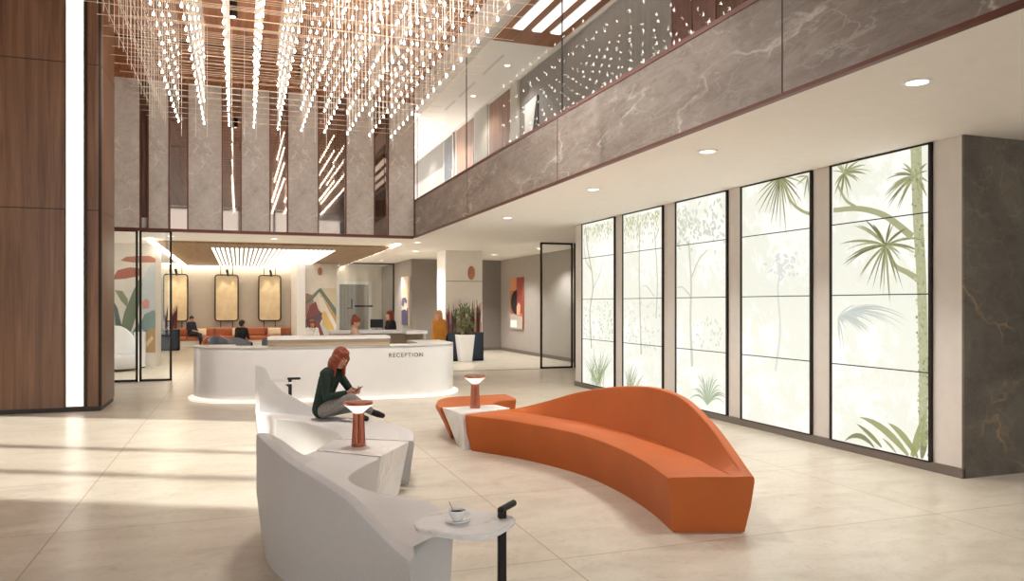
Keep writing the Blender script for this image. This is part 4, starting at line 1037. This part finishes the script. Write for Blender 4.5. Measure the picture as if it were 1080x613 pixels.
def figure(label, J, top, bottom, hair, hair_mat, skin, loc, rz, voxel=.012, shoes='blackcloth', sx=1.0, curl=.5, palm=None, bare_arm=False, cat='person', trouser_r=.012):
    root = bpy.data.objects.new('person', None); COL.objects.link(root); tag(root, label, cat)
    g = {k: V(v) for k, v in J.items()}
    y = V((0, 1, 0))
    def torso(m, x):
        for a, ra, b, rb, wa, wb in (('pelvis', .105, 'waist', .088, .065, .05), ('waist', .088, 'chest', .10, .05, .068)):
            for s_ in (-1, 1): m.bone(g[a] + y * s_ * wa * sx, ra * sx + x, g[b] + y * s_ * wb * sx, rb * sx + x)
        for s_, sh in ((-1, 'shR'), (1, 'shL')):
            m.bone(g['chest'] + y * s_ * .06 * sx, .098 * sx + x, g[sh] * .75 + g['neck'] * .25, .058 * sx + x)
            m.bone(g[sh], .052 * sx + x, g['neck'] + V((0, s_ * .02, -.035)), .045 * sx + x)
    def arm(m, s_, x, upto=1.0):
        m.bone(g['sh' + s_], .052 * sx + x, g['el' + s_], .038 * sx + x); e = g['el' + s_].lerp(g['wr' + s_], upto)
        m.bone(g['el' + s_], .038 * sx + x, e, (.038 - .013 * upto) * sx + x)
    def leg(m, s_, x, upto=1.0):
        m.bone(g['pelvis'].lerp(g['hip' + s_], .8), .098 * sx + x, g['hip' + s_], .092 * sx + x); m.bone(g['hip' + s_], .092 * sx + x, g['kn' + s_], .056 * sx + x)
        e = g['kn' + s_].lerp(g['an' + s_], upto); q = g['kn' + s_].lerp(g['an' + s_], .3)
        m.bone(g['kn' + s_], .056 * sx + x, q, .055 * sx + x); m.bone(q, .055 * sx + x, e, (.055 - .02 * upto) * sx + x)
    f = V(J['face']).normalized(); c = g['head']; u = (V((0, 0, 1)) - f * f.z).normalized(); r = f.cross(u)
    # body: one continuous surface
    m = MB(); torso(m, 0)
    m.bone(g['neck'], .05 * sx, c - u * .06 - f * .02, .046 * sx)
    m.ball(c + u * .03 - f * .012, .088, 16, 12); m.ball(c - u * .028 + f * .018, .07, 14, 10); m.ball(c - u * .085 + f * .05, .034, 12, 8)
    m.bone(c - u * .08 + f * .045 + r * .022, .032, c - u * .03 + r * .045, .036); m.bone(c - u * .08 + f * .045 - r * .022, .032, c - u * .03 - r * .045, .036)
    m.bone(c + u * .012 + f * .08, .010, c - u * .028 + f * .102, .0125, 8); m.bone(c - u * .06 + f * .083 + r * .014, .008, c - u * .06 + f * .083 - r * .014, .008, 8)
    for s_ in (-1, 1): m.ball(c + r * s_ * .083 - u * .015 - f * .012, (.016, .016, .026), 10, 8)
    for s_ in 'LR':
        arm(m, s_, 0); leg(m, s_, 0)
        d = g['wr' + s_] - g['el' + s_]; pn = palm[s_] if palm else ((0, -1, 0) if s_ == 'L' else (0, 1, 0)); hd = J.get('hd' + s_, d)
        hand(m, g['wr' + s_], hd, pn, J.get('th' + s_, (1, 0, .2)), curl)
        m.bone(g['an' + s_], .034, g['to' + s_], .026)
    body = m.body('body', M[skin], root, voxel, 4)
    # face details
    for s_ in (-1, 1):
        MB().ball(c + r * s_ * .032 + u * .012 + f * .078, .0078, 10, 6).build('eye', M['porcelain'], body, True)
        MB().ball(c + r * s_ * .032 + u * .010 + f * .0855, .0052, 8, 6).build('iris', M['dark_hair'], body, True)
        MB().bone(c + r * s_ * .018 + u * .036 + f * .0835, .0035, c + r * s_ * .05 + u * .034 + f * .070, .003, 6).build('eyebrow', M[hair_mat], body, True)
    MB().bone(c - u * .058 + f * .092 + r * .013, .006, c - u * .058 + f * .092 - r * .013, .006, 8).build('lips', M['lips'], body, True)
    # hair
    m = MB()
    m.ball(c + u * .045 - f * .026, .094, 16, 12); m.ball(c + u * .01 - f * .04, .086, 14, 10)
    for k in range(9):
        a = PI * (k / 8 - .5) * 1.5
        m.bone(c + u * .09 + f * (.045 * math.cos(a)) + r * .055 * math.sin(a), .03, c + u * (.055 if abs(a) < 1 else .02) + f * (.07 * math.cos(a) if abs(a) < 1.2 else -.02) + r * .082 * math.sin(a), .018, 8)
    if hair == 'long':
        for k in range(17):
            a = PI * (k / 16 - .5) * 1.42 + PI
            o = f * math.cos(a) * .075 + r * math.sin(a) * .088; p0 = c + u * .02 + o; p1 = c - u * .10 + o * 1.06 - f * .012; dn = V((0, 0, -1))
            fr = 1 if math.cos(a) > -.25 else 0
            p2 = p1 + dn * (.10 + .03 * (k % 2)) - f * .02 + o * .15 + (f * .015 if fr else V((0, 0, 0)))
            m.bone(p0, .03, p1, .03, 8); m.bone(p1, .03, p2, .013, 8)
        m.bone(c + u * .1 - f * .02, .05, c - u * .1 - f * .085, .06)
    elif hair == 'bun':
        m.ball(c + u * .115 - f * .075, .055, 12, 8); m.bone(c - u * .05 - f * .06, .045, c + u * .06 - f * .07, .06)
    elif hair == 'bob':
        for k in range(13):
            a = PI * (k / 12 - .5) * 1.15 + PI; o = f * math.cos(a) * .075 + r * math.sin(a) * .086
            m.bone(c + u * .02 + o, .03, c - u * .12 + o * 1.12, .024, 8)
    else: m.bone(c - u * .05 - f * .055, .045, c + u * .03 - f * .05, .07)
    m.body('hair', M[hair_mat], root, voxel * .9, 3)
    # clothes
    m = MB(); torso(m, .014)
    for s_ in 'LR': arm(m, s_, .011, .4 if bare_arm else .9)
    m.bone(g['neck'] + V((0, 0, -.02)), .055, g['neck'] + V((.005, 0, .015)), .05)
    m.body('top', M[top], root, voxel, 4)
    m = MB()
    for s_ in (-1, 1): m.bone(g['pelvis'] + y * s_ * .065 * sx, .118 * sx, g['pelvis'].lerp(g['waist'], .45) + y * s_ * .06 * sx, .104 * sx)
    for s_ in 'LR': leg(m, s_, trouser_r, .86)
    m.body('trousers', M[bottom], root, voxel, 4)
    for s_ in 'LR':
        m = MB(); a, t_ = g['an' + s_], g['to' + s_]; d = (t_ - a).normalized()
        m.bone(a - d * .015, .04, a.lerp(t_, .55), .041, 10); m.bone(a.lerp(t_, .55), .041, t_ + d * .015, .033, 10); m.body('shoe', M[shoes], root, .01, 3)
    root.location = loc; root.rotation_euler = (0, 0, rz)
    return root

STAND = dict(pelvis=(0, 0, .95), waist=(0, 0, 1.1), chest=(.01, 0, 1.28), neck=(0, 0, 1.435), head=(.03, 0, 1.575), face=(1, 0, -.05), shL=(0, .165, 1.385), shR=(0, -.165, 1.385), elL=(-.03, .21, 1.1), elR=(-.03, -.21, 1.1),
             wrL=(.06, .2, .87), wrR=(.06, -.2, .87), hipL=(0, .085, .9), hipR=(0, -.085, .9), knL=(.02, .095, .49), knR=(.02, -.095, .49), anL=(-.02, .1, .08), anR=(-.02, -.1, .08), toL=(.15, .12, .035), toR=(.15, -.12, .035))
def seated(seat=.46, lean=0.0, face=(1, 0, 0)):
    s_ = seat; return dict(pelvis=(0, 0, s_ + .11), waist=(.02 + lean * .3, 0, s_ + .27), chest=(.02 + lean * .65, 0, s_ + .44), neck=(.02 + lean, 0, s_ + .60), head=(.06 + lean * 1.15, 0, s_ + .74), face=face,
        shL=(.02 + lean * .9, .165, s_ + .55), shR=(.02 + lean * .9, -.165, s_ + .55), elL=(.06 + lean, .22, s_ + .29), elR=(.06 + lean, -.22, s_ + .29), wrL=(.28 + lean, .14, s_ + .25), wrR=(.28 + lean, -.14, s_ + .25),
        hipL=(.05, .09, s_ + .1), hipR=(.05, -.09, s_ + .1), knL=(.46, .11, s_ + .07), knR=(.46, -.11, s_ + .07), anL=(.48, .11, .08), anR=(.48, -.11, .08), toL=(.64, .12, .035), toR=(.64, -.12, .035))

# seated woman on the grey bench, cross-legged, looking at her phone
SZ = .462
WJ = dict(pelvis=(-.04, 0, .115), waist=(-.02, 0, .30), chest=(.04, 0, .475), neck=(.10, 0, .61), head=(.185, 0, .735), face=(.80, -.34, -.55), shL=(.08, .15, .555), shR=(.05, -.155, .555),
          elL=(.24, .20, .31), elR=(.10, -.22, .285), wrL=(.37, .055, .335), wrR=(.33, -.14, .335), hdL=(.55, -.55, .06), hdR=(1, .42, .08), thL=(.2, .3, 1), thR=(.2, -.2, 1),
          hipL=(.03, .10, .11), hipR=(.03, -.10, .11), knL=(.37, .30, .13), knR=(.39, -.18, .275), anL=(.46, -.16, .065), anR=(.59, .02, .085), toL=(.60, -.24, .05), toR=(.72, -.03, .06))
WLOC, WRZ = (1.0, 9.60, SZ), math.radians(-30)
figure('woman in dark green sweater sitting cross-legged on the grey bench with a phone', WJ, 'sweater', 'trousers', 'long', 'red_hair', 'skin', WLOC, WRZ, .0062, sx=.92, curl=.55,
       palm=dict(L=(-.3, -1, .4), R=(.1, 1, .5)))
Rz = Matrix.Rotation(WRZ, 4, 'Z')
t = thing('phone', 'dark mobile phone in the hands of the seated woman', 'phone')
m = MB(); m.prism(rounded(-.036, .036, -.075, .075, .01), None, -.004, .004); m.build('case', M['phone'], t, bevel=.001)
MB().box(-.032, .032, -.068, .068, .0041, .0046).build('screen', flat((170, 186, 200), .1), t)
t.location = V(WLOC) + Rz @ V((.455, -.075, .378)); t.rotation_euler = (0, -.75, WRZ + .1 - PI / 2 + PI / 2)

# receptionist, standing visitors, lounge guests
RJ = dict(STAND); RJ = {k: (V(v) - V((0, 0, .12)) if k != 'face' else V(v)) for k, v in STAND.items()}
RJ.update(hipL=V((.0, .09, .78)), hipR=V((.0, -.09, .78)), knL=V((.38, .11, .68)), knR=V((.38, -.11, .68)), anL=V((.34, .11, .3)), anR=V((.34, -.11, .3)), toL=V((.48, .12, .26)), toR=V((.48, -.12, .26)), face=V((1, -.1, -.35)), elL=V((.12, .21, .98)), elR=V((.12, -.21, .98)), wrL=V((.36, .12, 1.06)), wrR=V((.36, -.12, 1.06)))
RP = onY(374, 340, 17.3)
figure('receptionist with auburn hair in a bun and a beige blouse, behind the raised counter', RJ, 'beige_cloth', 'navy', 'bun', 'red_hair', 'skin2', (RP[0], 17.3, .0), math.radians(-15), .012)
t = thing('bar_stool', 'grey task stool under the receptionist', 'stool', (RP[0], 17.3, 0))
MB().lathe([(0, .56), (.2, .56), (.21, .6), (.19, .655), (0, .66)], (RP[0], 17.3, 0), 24).build('seat', M['blue_fab'], t, True)
MB().tube((RP[0], 17.3, .02), (RP[0], 17.3, .57), .03, .03, 12).build('post', M['steel'], t, True); MB().lathe([(0, 0), (.24, 0), (.24, .012), (.03, .03), (0, .03)], (RP[0], 17.3, 0), 24).build('base', M['steel'], t, True)
MB().lathe([(.15, .24), (.17, .23), (.17, .25), (.15, .26)], (RP[0], 17.3, 0), 24).build('foot_ring', M['steel'], t, True)
PP = onY(412, 340, 19.4)
figure('standing woman with auburn bob in a black dress before the tall painting', STAND, 'blackcloth', 'blackcloth', 'bob', 'red_hair', 'skin2', (PP[0], 19.4, 0), math.radians(195), .012)
PP = onY(463, 340, 20.0)
figure('standing blond woman in an ochre hooded top beside the cream column', STAND, 'ochre', 'navy', 'bob', 'blond', 'skin2', (PP[0], 20.0, 0), math.radians(215), .012, sx=1.06)
MJ = seated(.485, -.03, (1, -.25, -.1)); MJ.update(knR=(.46, -.05, .62), anR=(.62, .12, .28), toR=(.78, .14, .25))
figure('man in a dark suit sitting cross-legged at the left end of the banquette', MJ, 'navy', 'navy', 'short', 'dark_hair', 'skin', (-1.98, 36.25, 0), math.radians(-50), .013)
figure('person in black seen from behind in a slate blue tub armchair', seated(.475, .05, (1, -.2, 0)), 'blackcloth', 'blackcloth', 'short', 'dark_hair', 'skin', (.03, 26.9, 0), math.radians(60), .013)
figure('auburn haired guest in white, head just above the desk below the mountain mural', seated(.475, .08, (1, -.3, -.1)), 'porcelain', 'navy', 'bob', 'red_hair', 'skin', (2.25, 26.35, 0), math.radians(-80), .013)
